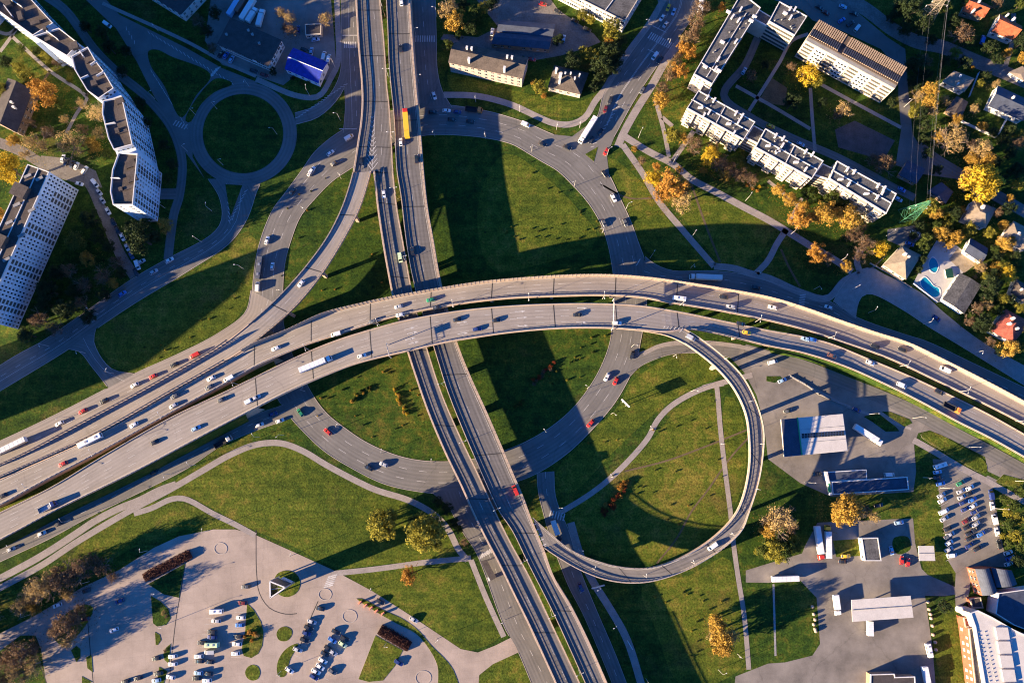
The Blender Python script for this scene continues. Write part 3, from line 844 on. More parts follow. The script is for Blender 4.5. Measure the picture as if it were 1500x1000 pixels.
# --- north-south flyover, west carriageway (with the exit lane, down to the gore)
D['sb0'], _ = deck('flyover_deck', 'elevated southbound carriageway with an exit lane, above the gore', 'flyover',
    pts('520,-14 522,25 524,60 526,87 529,120 530,150 528,180 524,207 519,240 517,252'), pts('556,-14 558,10 562,50 565,90 567,125 570,150 572,175 574,210 576,250 576.3,254'), z_ns, DARKD, 0.9, 0.5,
    [('rail', 0.7, 0, 1)], [('guard', 0.25, 0, 1)], (0.12, 0.37, 0.62, 0.86), [dict(t=0.47, w=0.2), dict(t=0.7, dash=4, gap=8)])
D['sb1'], _ = deck('flyover_deck', 'elevated southbound carriageway of worn dark asphalt, below the gore', 'flyover',
    pts('546.5,250.5 549,270 552,300 560,355 567,395 575,436 585,475 596,514 605,542 625,600 650,660 675,712 692,750 710,787 730,825 750,866 775,917 807,987 822,1020 862,1100 900,1180'),
    pts('576.3,254.3 582,305 590,350 597,390 604,427 613,465 625,507 647,575 675,640 700,692 725,747 750,797 775,842 812,920 850,1000 860,1020 898,1100 936,1180'), z_ns, DARKD, 0.95, 0.6,
    [('rail', 0.75, 0, 1)], [('guard', 0.3, 0, 1)], (0.05, 0.16, 0.27, 0.385, 0.5, 0.61, 0.72, 0.83, 0.94), [dict(t=0.5, dash=4, gap=8)])
D['nb'], _ = deck('flyover_deck', 'elevated northbound carriageway carrying the yellow lorry', 'flyover',
    pts('565,-14 568,50 570,100 577,175 581,250 587,287 595,355 609,427 634,505 655,572 680,635 707,697 730,747 750,777 772,822 810,897 857,1000 866,1020 905,1100 943,1180'),
    pts('600,-14 605,62 610,125 616,187 621,250 627,305 635,350 646,412 658,460 671,504 687,545 712,600 737,657 750,688 766,725 779,760 797,804 812,845 837,887 862,937 890,1000 899,1020 938,1100 977,1180'), z_ns, DARKD, 0.4, 1.25,
    [('guard2', 0.25, 0, 1)], [('guard', 1.1, 0, 0.66), ('guard', 0.3, 0.8, 1)], (0.05, 0.15, 0.25, 0.35, 0.45, 0.55, 0.65, 0.75, 0.85, 0.95), [dict(t=0.45, dash=4, gap=8), dict(t=0.86, w=0.15)], kb=(0.4, 0.3), solid=lambda x, y: y < 145 or y > 850)
# --- exit ramp curving to the south west
D['ramp'], _ = deck('ramp_deck', 'exit ramp curving down left from the gore to the west highway', 'flyover',
    pts('516.5,253 512,270 500,305 480,345 450,387 412,430 375,465 325,505 262,542 200,577 112,624 45,660 -20,690'),
    pts('544,251 535,282 525,310 500,357 475,397 450,430 425,457 375,500 337,525 250,575 150,632 75,667 0,700 -20,710'), z_ramp, DECKM, 0.5, 0.7,
    [('guard', 0.25, 0, 0.4), ('fence', 0.3, 0.44, 1)], [('rail', 0.4, 0, 0.45), ('fence', 0.3, 0.47, 1)], (0.1, 0.225, 0.33), [dict(t=0.5, dash=4, gap=8)], solid=lambda x, y: x < 385, zs=0.02)
# --- east-west flyovers
_nN = pts('-20,711.5 0,701.5 75,668.5 150,633.5 250,576.5 337,526.5 375,503 390,497 425,483 475,460 525,447 575,436 625,427 700,415 750,410 825,405 880,404 937,407 1000,415 1050,423 1125,437 1175,452 1225,470 1275,487 1325,503 1375,527 1425,552 1500,592 1525,606')
_nS = pts('-20,749 0,740 62,706 150,660 250,605 330,562 375,537 450,505 500,489 550,472 600,459 665,447 700,442 750,437 825,434 880,433 937,436 982,444 1050,455 1125,470 1180,484 1232,501 1300,525 1375,560 1437,590 1500,622 1525,636')
_sN = pts('-20,760 0,750 75,713 150,668 250,611 330,573 375,551 437,521 487,500 550,480 600,467 675,454 750,447 825,444 880,444 937,447 1000,457 1062,470 1125,483 1175,492 1215,502 1265,522 1332,550 1400,582 1450,607 1500,635 1525,649')
_sS = pts('-20,800 0,791 75,751 200,690 300,637 375,598 425,573 475,551 525,532 595,515 657,501 700,494 750,487 825,481 895,481 937,484 975,487 1010,483 1050,489 1125,507 1175,517 1237,537 1300,565 1350,590 1400,617 1450,642 1500,670 1525,684')
D['ewn'], _ = deck('flyover_deck', 'upper curved westbound carriageway with a ribbed noise barrier along its top edge', 'flyover', _nN, _nS, z_ew, DECKM, 0.6, 0.9,
    [('noise', 0.3, 0.26, 1)], [('guard2', 0.45, 0, 1)], [0.27 + 0.055 * i for i in range(9)], [dict(t=0.36, dash=4, gap=8), dict(t=0.68, dash=4, gap=8), dict(t=0.09, w=0.15), dict(t=0.9, w=0.15)],
    solid=lambda x, y: x < 400 or x > 1190)
D['ews'], _ = deck('flyover_deck', 'lower curved eastbound carriageway with white lane arrows, beside the median gap', 'flyover', _sN, _sS, lambda x, y: z_ew(x, y) + 0.05, DECKM, 0.7, 0.8,
    [('guard', 0.35, 0, 1)], [('guard2', 0.4, 0, 0.62), ('guard2', 0.4, 0.665, 1)], [0.27 + 0.055 * i for i in range(9)], [dict(t=0.27, dash=4, gap=8), dict(t=0.5, dash=4, gap=8), dict(t=0.74, dash=4, gap=8, s1=330), dict(t=0.93, w=0.15)],
    solid=lambda x, y: x < 370 or x > 1150)
# --- loop ramp
_lo = pts('1004,482 1017,490 1032,500 1057,520 1087,550 1107,587 1119,630 1117,675 1110,712 1097,752 1087,777 1057,805 1012,832 962,850 925,854 887,849 850,835 815,815 798,803.5')
_li = pts('940,484.5 975,491 997,500 1020,515 1050,540 1075,570 1092,607 1097,645 1097,680 1090,720 1078,750 1057,775 1025,800 987,820 950,831 912,830 875,821 837,805 800,775 780,757')
_lt = piece([(480, 13.9), (640, 12.6), (760, 11.2), (860, 10.0)])
def z_loop(x, y): return (ZNS + 0.1 if x < 800 else ZNS + 0.1 + max(0, (x - 800)) * 0.008) if (y > 745 and x < 1000) else (_lt(y) if y < 745 else 10.9 + (x - 1000) * 0.008 if x >= 1000 else 10.9)
D['loop'], _ = deck('ramp_deck', 'round loop ramp circling the grass field on the right', 'flyover', _li, _lo, z_loop, LOOPM, 0.45, 0.75,
    [('rail', 0.3, 0.1, 1)], [('rail', 0.5, 0.02, 1)], (0.16, 0.27, 0.38, 0.49, 0.6, 0.7, 0.8, 0.9), [dict(t=0.12, w=0.15), dict(t=0.86, w=0.15)], kb=(0.45, 0.45), zs=0.04)
# green strip between the carriageways, east side, and the verge south of it
def verge(name, A, B, dz):
    st = Strip(A, B, lambda x, y: z_ew(x, y) + dz, 60); b = MB(); st.surf(b, 0)
    b.build(name, LAWN, kind='structure')
verge('median_strip', pts('-20,749 0,740 62,706 150,660 250,605 330,562 375,537 400,526'), pts('-20,760 0,750 75,713 150,668 250,611 330,573 375,551 405,537'), -5.0)  # floor added in the left gap, sunk deep to keep it dark
verge('median_strip', pts('1130,471.5 1180,485.5 1232,502.5 1300,526.5 1375,561.5 1437,591.5 1500,623.5 1525,638'), pts('1125,481.5 1175,490.5 1215,500.5 1265,520 1332,548 1400,580 1450,605 1525,646'), -0.5)
def bank(name, top, dpx, n=60):
    T_ = spline(top, n); b = MB()
    A = [P(q.x, q.y, z_ew(q.x, q.y) - .25) for q in T_]; B = [P(q.x + dpx * .45, q.y + dpx, 0.02) for q in T_]
    for i in range(n - 1): b.face([A[i], B[i], B[i + 1], A[i + 1]][::1 if (B[i] - A[i]).cross(A[i + 1] - A[i]).z > 0 else -1])
    b.build(name, GRASS, kind='structure')
bank('grass_bank', pts('1125,508 1175,518 1237,538 1300,566 1350,591 1400,618 1450,643 1500,671 1525,685'), 9)
bank('grass_bank', pts('-20,801 0,792 75,752 200,691 300,638 360,607'), 10)
# lane arrows
ar = MB()
def arrow(c, ang, z, l=4.5, turn=0):
    o = P(c[0], c[1], z); a = math.radians(ang)
    d, n = Vector((math.cos(a), math.sin(a), 0)), Vector((-math.sin(a), math.cos(a), 0))
    def q(u, v): return o + d * u + n * v
    ar.face([q(-l / 2, -.16), q(l * .15, -.16), q(l * .15, .16), q(-l / 2, .16)])
    if turn: ar.face([q(l * .15, -.16), q(l * .15, .16), q(l * .02, turn * .9), q(-l * .1, turn * .8)][::1 if turn < 0 else -1])
    ar.face([q(l * .15, -.5), q(l * .5, 0), q(l * .15, .5)])
for c, a, t in (((600, 481), 14, 0), ((604, 487), 14, -1), ((601, 496), 14, -1), ((677, 472), 8, 0), ((678, 488), 8, -1), ((762, 456), 3, 0), ((765, 465), 3, 0), ((766, 477), 3, -1), ((853, 451), -1, 0), ((852, 472), -1, -1), ((606, 502), 14, -1)):
    arrow(c, a, z_ew(*c) + 0.085, 5, t)
DMARK.build('flyover_lane_markings', PAINT, kind='structure')
ar.build('lane_arrows', PAINT, kind='structure')
gm = MB()
# chevrons of the gores
for i in range(12):
    t = i / 11; x, y, w = 545 + (545 - 545) * t, 172 + 72 * t, 0.8 + 2.6 * t
    for s in (-1, 1): quad_px((x + s * w * 1.1, y), 90 - s * 35 if s > 0 else 125, 0.28, w * 1.5, ZNS + 0.06, gm)
for i in range(5): quad_px((783 + i * 3.2, 768 + i * 7.5), 25, 0.35, 1.6 + i * 0.35, ZNS + 0.2, gm)
for i in range(7): quad_px((968 + i * 5, 478 + i * 0.9), 50, 0.35, 0.9 + i * 0.28, _zew(980) + 0.12, gm)
gm.build('gore_markings', PAINT, kind='structure')
# ------------------------------------------------------------------ buildings
CURT = mat('curtained window', (0.16, 0.15, 0.14), 0.4, 0.4, 0.9)
_wr = random.Random(21)
GLASS = mat('window glass', (0.025, 0.03, 0.038), 0.15, 0.3, 0.8, spec=0.6)
FRAMEW = mat('white frames', (0.6, 0.58, 0.55), 0.7, 0.1, 1.0)
ROOFG = mat('grey roofing felt', (0.085, 0.083, 0.085), 0.9, 0.5, 0.22)
ROOFB = mat('brown roofing felt', (0.080, 0.064, 0.056), 0.9, 0.35, 0.25)
ROOFD = mat('dark roof sheet', (0.060, 0.050, 0.048), 0.8, 0.3, 0.4)
BLUER = mat('blue roof sheet', (0.012, 0.028, 0.26), 0.6, 0.3, 0.7)
NAVYR = mat('slate blue roof', (0.055, 0.065, 0.095), 0.7, 0.25, 0.4)
TILEO = mat('orange roof tiles', (0.34, 0.090, 0.040), 0.9, 0.4, 0.9)
TILER = mat('red roof tiles', (0.26, 0.070, 0.05), 0.9, 0.4, 0.9)
BEIGER = mat('beige fibre roof', (0.25, 0.20, 0.15), 0.9, 0.22, 0.5)
CREAM = mat('cream render', (0.50, 0.43, 0.34), 0.9, 0.12, 0.4)
WHITEW = mat('white render', (0.62, 0.60, 0.57), 0.9, 0.1, 0.4)
PALEB = mat('pale grey panels', (0.56, 0.62, 0.70), 0.9, 0.12, 0.3)
PINKW = mat('pink brick', (0.42, 0.32, 0.27), 0.9, 0.15, 0.8)
REDB = mat('red brick', (0.29, 0.090, 0.050), 0.9, 0.25, 0.8)
METALW = mat('pale roof sheet', (0.52, 0.48, 0.44), 0.6, 0.10, 0.35)
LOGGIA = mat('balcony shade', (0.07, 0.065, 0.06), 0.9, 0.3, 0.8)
GREENP = mat('green paint', (0.03, 0.30, 0.12), 0.5, 0.1, 1.0)
BTAN = mat('brick tan', (0.30, 0.20, 0.13), 0.9, 0.25, 0.7)

def wplan(px, z): return [P(q[0], q[1], z) for q in px]
class Bld:
    def __init__(self, name, label, cat, px, z, wall, roof, group=None, parapet=0.45, trim=None, base=0.0):
        """flat roofed block whose roof edge is traced at height z"""
        self.px, self.z = px, z
        self.w = wplan(px, z)
        ar = sum(a.x * b.y - b.x * a.y for a, b in zip(self.w, self.w[1:] + self.w[:1]))
        self.ccw = ar > 0
        c = sum(self.w, Vector()) / len(self.w)
        self.c = c
        self.root = empty(name, (c.x, c.y, base), label, cat, group)
        b = MB(); b.prism(self.w, base, z - 0.02); b.build('wall', wall, self.root)
        if roof is not None:
            b = MB()
            ins = self.inset(0.35 if parapet else -0.3)
            if parapet:
                b.prism(ins, z - 0.3, z + 0.03)
                b.build('roof', roof, self.root)
                b = MB(); n = len(self.w)
                ins2 = self.inset(0.36); o2 = self.inset(-0.04)
                for i in range(n):
                    j = (i + 1) % n
                    A, B, C, D_ = o2[i], o2[j], ins2[j], ins2[i]
                    b.prism([A, B, C, D_], z - 0.35, z + parapet)
                b.build('parapet', trim or wall, self.root)
            else:
                b.prism(ins, z - 0.25, z + 0.05, bottom=True); b.build('roof', roof, self.root)
        self.nwin = 0; self.rest = {}
    def inset(self, d):
        n = len(self.w); out = []
        sg = 1 if self.ccw else -1
        for i in range(n):
            a, b, c = self.w[i - 1], self.w[i], self.w[(i + 1) % n]
            e1, e2 = (b - a), (c - b); e1.z = e2.z = 0; e1.normalize(); e2.normalize()
            n1, n2 = Vector((-e1.y, e1.x, 0)) * sg, Vector((-e2.y, e2.x, 0)) * sg
            k = max(1 + n1.dot(n2), 0.3)
            out.append(b + (n1 + n2) * (d / k))
        return out
    def face(self, i):
        a, b = self.w[i], self.w[(i + 1) % len(self.w)]
        if not self.ccw: a, b = b, a
        d = (b - a); L = d.length; d.normalize()
        return a, d, Vector((d.y, -d.x, 0)), L        # left end seen from outside, direction, outward normal, length
    def windows(self, i, floors, cols, w=1.4, h=1.4, z0=1.0, z1=None, m=GLASS, name='window', skip=(), u0=0.0, u1=1.0, limit=95, frame=True, sill=0.9):
        a, d, nn, L = self.face(i)
        z1 = self.z if z1 is None else z1
        fh = (z1 - z0 - 0.3) / floors
        colw = [_wr.choice((.75, 1.0, 1.0, 1.3)) for _ in range(cols)]
        for f in range(floors):
            for c in range(cols):
                if c in skip or _wr.random() < .05: continue
                mw = m if _wr.random() < .68 or m is not GLASS else CURT
                u = L * (u0 + (u1 - u0) * (c + 0.5) / cols)
                zz = z0 + f * fh + (fh - h) * 0.5
                q = a + d * u + nn * 0.03
                if self.nwin < limit:
                    b = MB()
                    b.box((q.x, q.y, zz), w * colw[c], 0.12, h, math.atan2(d.y, d.x), 0)
                    if frame:
                        b.box((q.x, q.y, zz - 0.12), w * colw[c] + 0.25, 0.34, 0.12, math.atan2(d.y, d.x), 1)
                        b.box((q.x + nn.x * .05, q.y + nn.y * .05, zz), 0.1, 0.1, h, math.atan2(d.y, d.x), 1)
                    b.build(name, [mw, FRAMEW], self.root)
                    self.nwin += 1
                else:
                    b = self.rest.setdefault((name, m.name), MB())
                    b.box((q.x, q.y, zz), w, 0.12, h, math.atan2(d.y, d.x), 0)
    def finish(self):
        for (nm, mn), b in self.rest.items():
            b.build(nm, MATS[mn], self.root, kind='stuff')
    def balcony(self, i, floors, u, w, depth=1.1, z0=1.0, m=WHITEW, limit=60):
        """stack of balconies centred at fraction u of face i"""
        a, d, nn, L = self.face(i); fh = (self.z - z0 - 0.3) / floors; ang = math.atan2(d.y, d.x)
        for f in range(floors):
            q = a + d * (L * u) + nn * (depth / 2); zz = z0 + f * fh
            b = MB(); b.box((q.x, q.y, zz - .1), w, depth, 0.15, ang, 0)
            q2 = a + d * (L * u) + nn * depth; b.box((q2.x, q2.y, zz), w, 0.09, 1.0, ang, 0)
            for s in (-1, 1):
                q3 = q + d * (s * w / 2); b.box((q3.x, q3.y, zz), 0.09, depth, 1.0, ang, 0)
            b.build('balcony', m, self.root)
    def on_roof(self, name, x, y, sx, sy, h, ang=0.0, m=WHITEW, cap=True):
        q = P(x, y, self.z + h * 0.5); b = MB(); b.box((q.x, q.y, self.z), sx, sy, h, math.radians(ang))
        if cap: b.box((q.x, q.y, self.z + h), sx + 0.25, sy + 0.25, 0.12, math.radians(ang))
        return b.build(name, m, self.root)
    def strip_wall(self, a, b_, h=0.6, th=0.35, m=WHITEW, name='fire_wall'):
        A, B = P(a[0], a[1], self.z), P(b_[0], b_[1], self.z); d = B - A
        b = MB(); q = (A + B) / 2; b.box((q.x, q.y, self.z), d.length, th, h, math.atan2(d.y, d.x)); b.build(name, m, self.root)

def house(name, label, cat, px, z, ridge, wall, roof, hip=0.0, axis=0, floors=1, cols=(3, 2), over=0.4, group=None, chim=(), win=GLASS, limit=40, chm=WHITEW):
    """pitched roof house; eaves traced at height z, ridge parallel to edge 'axis', hip 0..0.5"""
    h = Bld(name, label, cat, px, z, wall, None, group)
    w = h.inset(-over) if over else h.w
    w = [Vector((q.x, q.y, z)) for q in w]
    if axis: w = w[1:] + w[:1]
    a, b, c, d = w
    m0, m1 = (d + a) / 2, (b + c) / 2
    r0, r1 = m0.lerp(m1, hip), m1.lerp(m0, hip)
    r0.z = r1.z = ridge
    dz = Vector((0, 0, -0.22))
    mb = MB()
    for poly in ([a, b, r1, r0], [c, d, r0, r1], [d, a, r0], [b, c, r1]):
        gable = hip < 0.01 and len(poly) == 3
        n = (poly[1] - poly[0]).cross(poly[2] - poly[0])
        q = poly if n.z >= 0 else poly[::-1]
        mb.face(q, 1 if gable else 0)
    for p, q in ((a, b), (b, c), (c, d), (d, a)):
        mb.face([p + dz, q + dz, q, p], 0)
    rf = mb.build('roof', [roof, wall], h.root)
    for x, y, s, hh in chim:
        q = P(x, y, ridge); b2 = MB(); b2.box((q.x, q.y, z), s, s * 1.3, ridge - z + hh, math.atan2((b - a).y, (b - a).x)); b2.box((q.x, q.y, ridge + hh), s + .25, s * 1.3 + .25, .15, math.atan2((b - a).y, (b - a).x))
        ch = b2.build('chimney', chm, rf)
    for i in range(4):
        L = h.face(i)[3]
        h.windows(i, floors, max(1, int(L / 3.4)), 1.2, 1.3, 0.7, z, win, limit=limit)
    h.finish()
    return h

# --- nine storey towers, top left
TG = 'staggered nine storey towers'
Zt = 26.0
def tower(label, px, walls, roofbits, strips=(), wall=PALEB, sun_gap=None):
    h = Bld('apartment_tower', label, 'apartment tower', pts(px), Zt, wall, ROOFB, TG, trim=WHITEW, parapet=1.2)
    for i, fl, co, ty in walls:
        if ty == 'w': h.windows(i, 9, co, 1.0, 1.1, 0.8)
        else:
            h.windows(i, 9, co, .9, 1.0, 0.8, skip=ty)
            a, d, nn, L = h.face(i)
            for c in ty:
                u = L * (c + .5) / co
                q = a + d * u + nn * 0.05
                for f in range(9): b = MB(); b.box((q.x, q.y, 1.0 + f * 2.8), L / co * .8, 0.16, 1.7, math.atan2(d.y, d.x)); b.build('loggia', LOGGIA, h.root)
    for x, y, sx, sy, hh in roofbits: h.on_roof('roof_housing', x, y, sx * .9, sy * .9, hh * .8, 20, ROOFB, False)
    for a, b in strips: h.strip_wall(a, b, 1.6)
    if sun_gap:
        b = MB(); b.prism(wplan(pts(sun_gap), Zt - 3), 0, Zt - 2.5); b.build('sun_gap_block', wall, h.root)  # hidden block added to stop sun streaks between neighbouring towers
    h.finish(); return h
tower('long dark roofed tower block at the top left corner, clutter on its roof', '-34,-6 8,-42 79.5,36 50,54', [(1, 9, 16, (2, 3, 9, 10)), (3, 9, 14, 'w'), (0, 9, 4, 'w')], [(13, 6, 3, 3, 3), (30, 24, 2.5, 5, 2.2), (52, 34, 5, 2, 1.8), (66, 42, 2, 2, 2)], [((16, 0), (34, 12)), ((20, 26), (8, 10))], sun_gap='46,52 76,34 93,46 54,65')
tower('tower section with a sunlit grey roof, wedged before the white rimmed tower', '51,55 88,43 117,65.5 100,84', [(1, 9, 5, (2,)), (2, 9, 4, 'w'), (3, 9, 8, 'w')], [(70, 58, 3, 2, 1.5), (108, 68, 5, 4, 2.2)], [((70, 47), (87, 60))], sun_gap='98,85 115,64 133,76 110,94')
tower('tower with a roof split into three bays by white walls', '106,84.5 130,70.5 142.5,92 154,107 168,131 146,146 129,134 111,104', [(1, 9, 4, (1,)), (2, 9, 3, 'w'), (3, 9, 5, (2,)), (4, 9, 4, 'w'), (6, 9, 5, 'w')], [(138, 122, 3, 3, 2), (128, 92, 1, 1, 1), (155, 134, 2, 4, 1.2), (146, 101, 3, 2, 1)], [((134, 97), (141, 92)), ((143, 113), (153, 107)), ((120, 117), (131, 112)), ((119, 77), (124, 85))], sun_gap='144,146 169,129 183,147 154,156')
tower('tower with a plain roof and stepped left edge, third from the top', '152.5,149 180,142.5 195.5,213 168,220.5 160,204 151,167', [(1, 9, 12, (1, 3, 8, 10)), (2, 9, 4, ()), (4, 9, 4, 'w')], [(176, 148, 4, 3, 1.6), (172, 192, 2, 3, 1.8), (180, 193, 5, 1.6, 1.2)], [((156, 184), (170, 181))], sun_gap='168,217 197,208 204,233 174,233')
tower('lowest white walled tower of the staggered row, blue grey facade with dark loggias', '175,225 203,226 196,301 167,301 163,282 166,250', [(1, 9, 12, (1, 3, 8, 9)), (2, 9, 2, ())], [(177, 277, 2, 2, 1.6), (190, 274, 6, 2, 1.0), (193, 258, 5, 6, 1.4), (191, 240, 5, 4, 1)], [((164, 262), (177, 262))])
# --- long slab
h = Bld('apartment_slab', 'long nine storey slab block with a balcony grid facade at the left edge', 'apartment block', pts('41,241 72.5,252 -24,469 -57,456'), Zt, PALEB, ROOFB, trim=WHITEW)
a, d, nn, L = h.face(1)
nb = 12
for k in range(nb):
    u = L * (k + .5) / nb
    wide = k % 3 == 1
    for f in range(9):
        zz = 1.1 + f * 2.76
        q = a + d * u + nn * 0.02
        if h.nwin < 96:
            b = MB()
            for s in ((-0.3, 0, 0.3) if not wide else (-0.25, 0.25)):
                q2 = q + d * (s * L / nb)
                b.box((q2.x, q2.y, zz), L / nb * (0.13 if not wide else 0.36), 0.14, 1.25 if not wide else 1.6, math.atan2(d.y, d.x))
            b.build('window' if not wide else 'loggia', (GLASS if _wr.random() < .6 else CURT) if not wide else LOGGIA, h.root); h.nwin += 1
        else:
            b = h.rest.setdefault(('window', 'window glass'), MB())
            for s in (-0.3, 0, 0.3):
                q2 = q + d * (s * L / nb); b.box((q2.x, q2.y, zz), L / nb * 0.13, 0.14, 1.25, math.atan2(d.y, d.x))
h.finish()
b = MB()
for f in range(9): 
    q = a + d * (L / 2) + nn * .1; b.box((q.x, q.y, 0.75 + f * 2.76), L, 0.3, 0.12, math.atan2(d.y, d.x))
b.build('floor_band', WHITEW, h.root)
for x, y in ((41, 258), (25, 300), (47, 308), (58, 262), (14, 326), (32, 345), (10, 380), (2, 362)): h.on_roof('roof_vent', x, y, 3.2, 1.1, 0.8, 28, CONCG)
for x, y in ((30, 280), (-2, 352), (-20, 400)): h.on_roof('lift_housing', x, y, 7, 6, 2.8, -24, ROOFB)
h.strip_wall((57, 247), (-40, 462), 0.5)
for px, zz, lb in (('-418,736 -366,660 -194,529 -246,605', 41, 'tall slab block beyond the left edge, shading the left lawn and local road'), ('-150,-20 -95,-75 -30,-25 -80,30', 26, 'tower section beyond the top left corner, continuing the staggered row')):
    h = Bld('apartment_slab', lb, 'apartment block', pts(px), zz, PALEB, ROOFB, trim=WHITEW); h.windows(0, 9, 8, limit=60); h.windows(1, 9, 12); h.finish()
# --- other buildings, top left and top centre
house('apartment_house', 'low house with a dark slope, left edge beside the orange tree', 'house', pts('12,116 47,133 24,193 -11,176'), 6.5, 10, BTAN, ROOFD, axis=1, floors=2, chim=((17, 150, .8, .6), (20, 157, .8, .6)))
house('office_house', 'dark roofed house with white gable corner at the top edge', 'house', pts('265,21 300,-16 240,-66 205,-16'), 7, 8.5, WHITEW, ROOFD, hip=.3, floors=2, over=.2)
h = Bld('workshop', 'dark flat roofed workshop with white window walls', 'workshop', pts('319,64 338,27 412,59.5 392.7,96'), 7, WHITEW, ROOFD, parapet=0)
h.windows(3, 2, 12, 1.9, 1.5, .8); h.windows(2, 2, 6, 1.7, 1.5, .8); h.finish()
for x, y in ((364, 45), (370, 51), (332, 51), (380, 64)): h.on_roof('roof_vent', x, y, 1, 1, 1, 20, CONCG)
house('storage_shed', 'shed with bright blue sheet roof and white ridge line', 'shed', pts('430,71 479,92 466,121 418,101'), 5, 7, PALEB, BLUER, axis=0, over=.3)
q0, q1 = P(423, 84, 7.1), P(473, 104, 7.1); b = MB(); b.tube(q0, q1, .25, .25); b.build('ridge_cap', WHITEW, bpy.data.objects['storage_shed'])
h = Bld('garage', 'small flat hut with a cream front in the top yard', 'garage', pts('447,36 470.5,35 470,50 447.5,52'), 3.5, CREAM, ROOFD, parapet=.2); h.windows(2, 1, 3, 1.4, 1.2, .6); h.finish()
# yellowish three storey house and friends
h = house('apartment_house', 'long three storey pink house with dark gabled roof above the ring road', 'apartment house', pts('658,91 764.7,114 773,86 667,63'), 10.6, 14, PINKW, ROOFB, axis=0, floors=3, chim=((687, 88, 1, 1.4), (739, 101, 1, 1.4), (684, 71, .8, 1.2), (691, 72, .8, 1.2), (743, 84, .8, 1.2), (750, 85, .8, 1.2)), limit=95)
house('villa', 'small cream house with a hipped brown roof and many chimneys', 'house', pts('804,127 850,137.5 861,108 813,97'), 5, 9.5, CREAM, ROOFB, hip=.42, axis=0, floors=1, chim=((820, 118, 1, .8), (828, 108, .6, .8), (836, 108, .6, .8), (842, 115, .6, .8), (849, 110, .6, .8), (815, 102, 1, .8), (821, 110, 1.4, .5)))
for nm, px in (('first', '733,30 813,36 809,54 728,46'), ('second', '727,48 808,55 804,72 720,64')):
    house('warehouse', 'long shaded warehouse with slate roof, ' + ('upper' if nm == 'first' else 'lower') + ' half of the pair', 'warehouse', pts(px), 4.2, 5.6, BTAN, NAVYR, axis=0, over=.2)
h = Bld('apartment_house', 'white three storey block with grey roof beside the avenue at the top edge', 'apartment house', pts('800,-26 915,32 952,-29 838,-88'), 10.5, WHITEW, ROOFG, trim=CREAM, parapet=.3)
h.windows(0, 3, 22, 1.4, 1.5, .8); h.windows(1, 3, 10, 1.4, 1.5, .8); h.finish(); h.strip_wall((885, 18), (900, -2), .4)
# --- five storey blocks, top right
BG = 'five storey blocks round the courtyard'
def block(label, px, fr, z=15.3, cols=18, stairs=(), lines=(), front='w'):
    h = Bld('apartment_block', label, 'apartment block', pts(px), z, CREAM, ROOFG, BG, trim=WHITEW)
    for i, c in fr:
        h.windows(i, 5, c, 1.05, 1.1, .7, limit=98)
    h.finish()
    for x, y, an in stairs:
        h.on_roof('chimney', x, y, 2.2, .7, 1.5, an); 
    for a, b_ in lines: h.strip_wall(a, b_, .45)
    c0 = (sum(q[0] for q in h.px) / 4, sum(q[1] for q in h.px) / 4)
    for k in range(9):
        q = h.px[k % 4]; t = _wr.uniform(.15, .8); h.on_roof('roof_vent', c0[0] + (q[0] - c0[0]) * t * .9, c0[1] + (q[1] - c0[1]) * t * .8, .6, .6, .6, 30, CONCG, False)
    return h
hp = block('tall dark roofed block along the avenue, beige end wall', '1086,-10 1114,12 1043,124 1016,109', [(2, 4), (3, 18), (1, 16)], stairs=[(1067, 18, -30), (1073, 25, 55), (1085, 14, 60), (1058, 62, -30), (1078, 61, 55), (1082, 30, 55), (1052, 87, 60), (1033, 98, -30), (1053, 104, -30), (1048, 101, 60), (1105, 25, -30), (1100, 31, -30)], lines=[((1093, 20), (1035, 113)), ((1027, 92), (1053, 108))])
hq = block('leftmost stepped block facing the park, pale balcony facade', '1023,133 1106,179 1089,205 1006,159', [(2, 22), (3, 4), (1, 4)], stairs=[(1036, 143, 60), (1046, 147, 60), (1078, 166, 60), (1087, 170, 60), (1031, 169, 60), (1038, 166, 60), (1026, 158, 0), (1067, 182, 0), (1075, 195, 60), (1082, 178, 60)], lines=[((1063, 155), (1049, 180)), ((1013, 146), (1098, 193))])
hr = block('middle stepped block facing the park, behind orange trees', '1121,188.7 1206,236 1189,262 1106,216', [(2, 22), (3, 4), (1, 4)], stairs=[(1136, 199, 60), (1147, 203, 60), (1180, 222, 60), (1190, 226, 60), (1125, 214, 0), (1138, 222, 60), (1166, 238, 0), (1180, 248, 60), (1146, 213, 60), (1139, 222, 0)], lines=[((1164, 213), (1150, 240)), ((1113, 202), (1198, 249))])
hs = block('rightmost stepped block facing the park, near the green pylon', '1226,236 1313,284 1298,313 1214.6,262', [(2, 22), (3, 4), (1, 4)], stairs=[(1241, 248, 60), (1251, 252, 60), (1286, 272, 60), (1295, 276, 60), (1231, 263, 0), (1243, 270, 60), (1269, 284, 0), (1285, 289, 60), (1292, 283, 60)], lines=[((1220, 250), (1306, 298))])
ht = block('square block with striped balcony front at the courtyard top', '1141.5,3 1182,24.5 1163.6,52.7 1126,32', [(3, 3), (1, 6)], stairs=[(1157, 14, 60), (1164, 14, 60), (1150, 20, -30), (1158, 26, 60)])
a, d, nn, L = ht.face(2)
for f in range(5):
    q = ht.c * 0 + a + d * (L / 2) + nn * .05; b = MB(); b.box((q.x, q.y, 1.3 + f * 2.9), L * .92, .2, 1.3, math.atan2(d.y, d.x)); b.build('loggia', LOGGIA, ht.root)
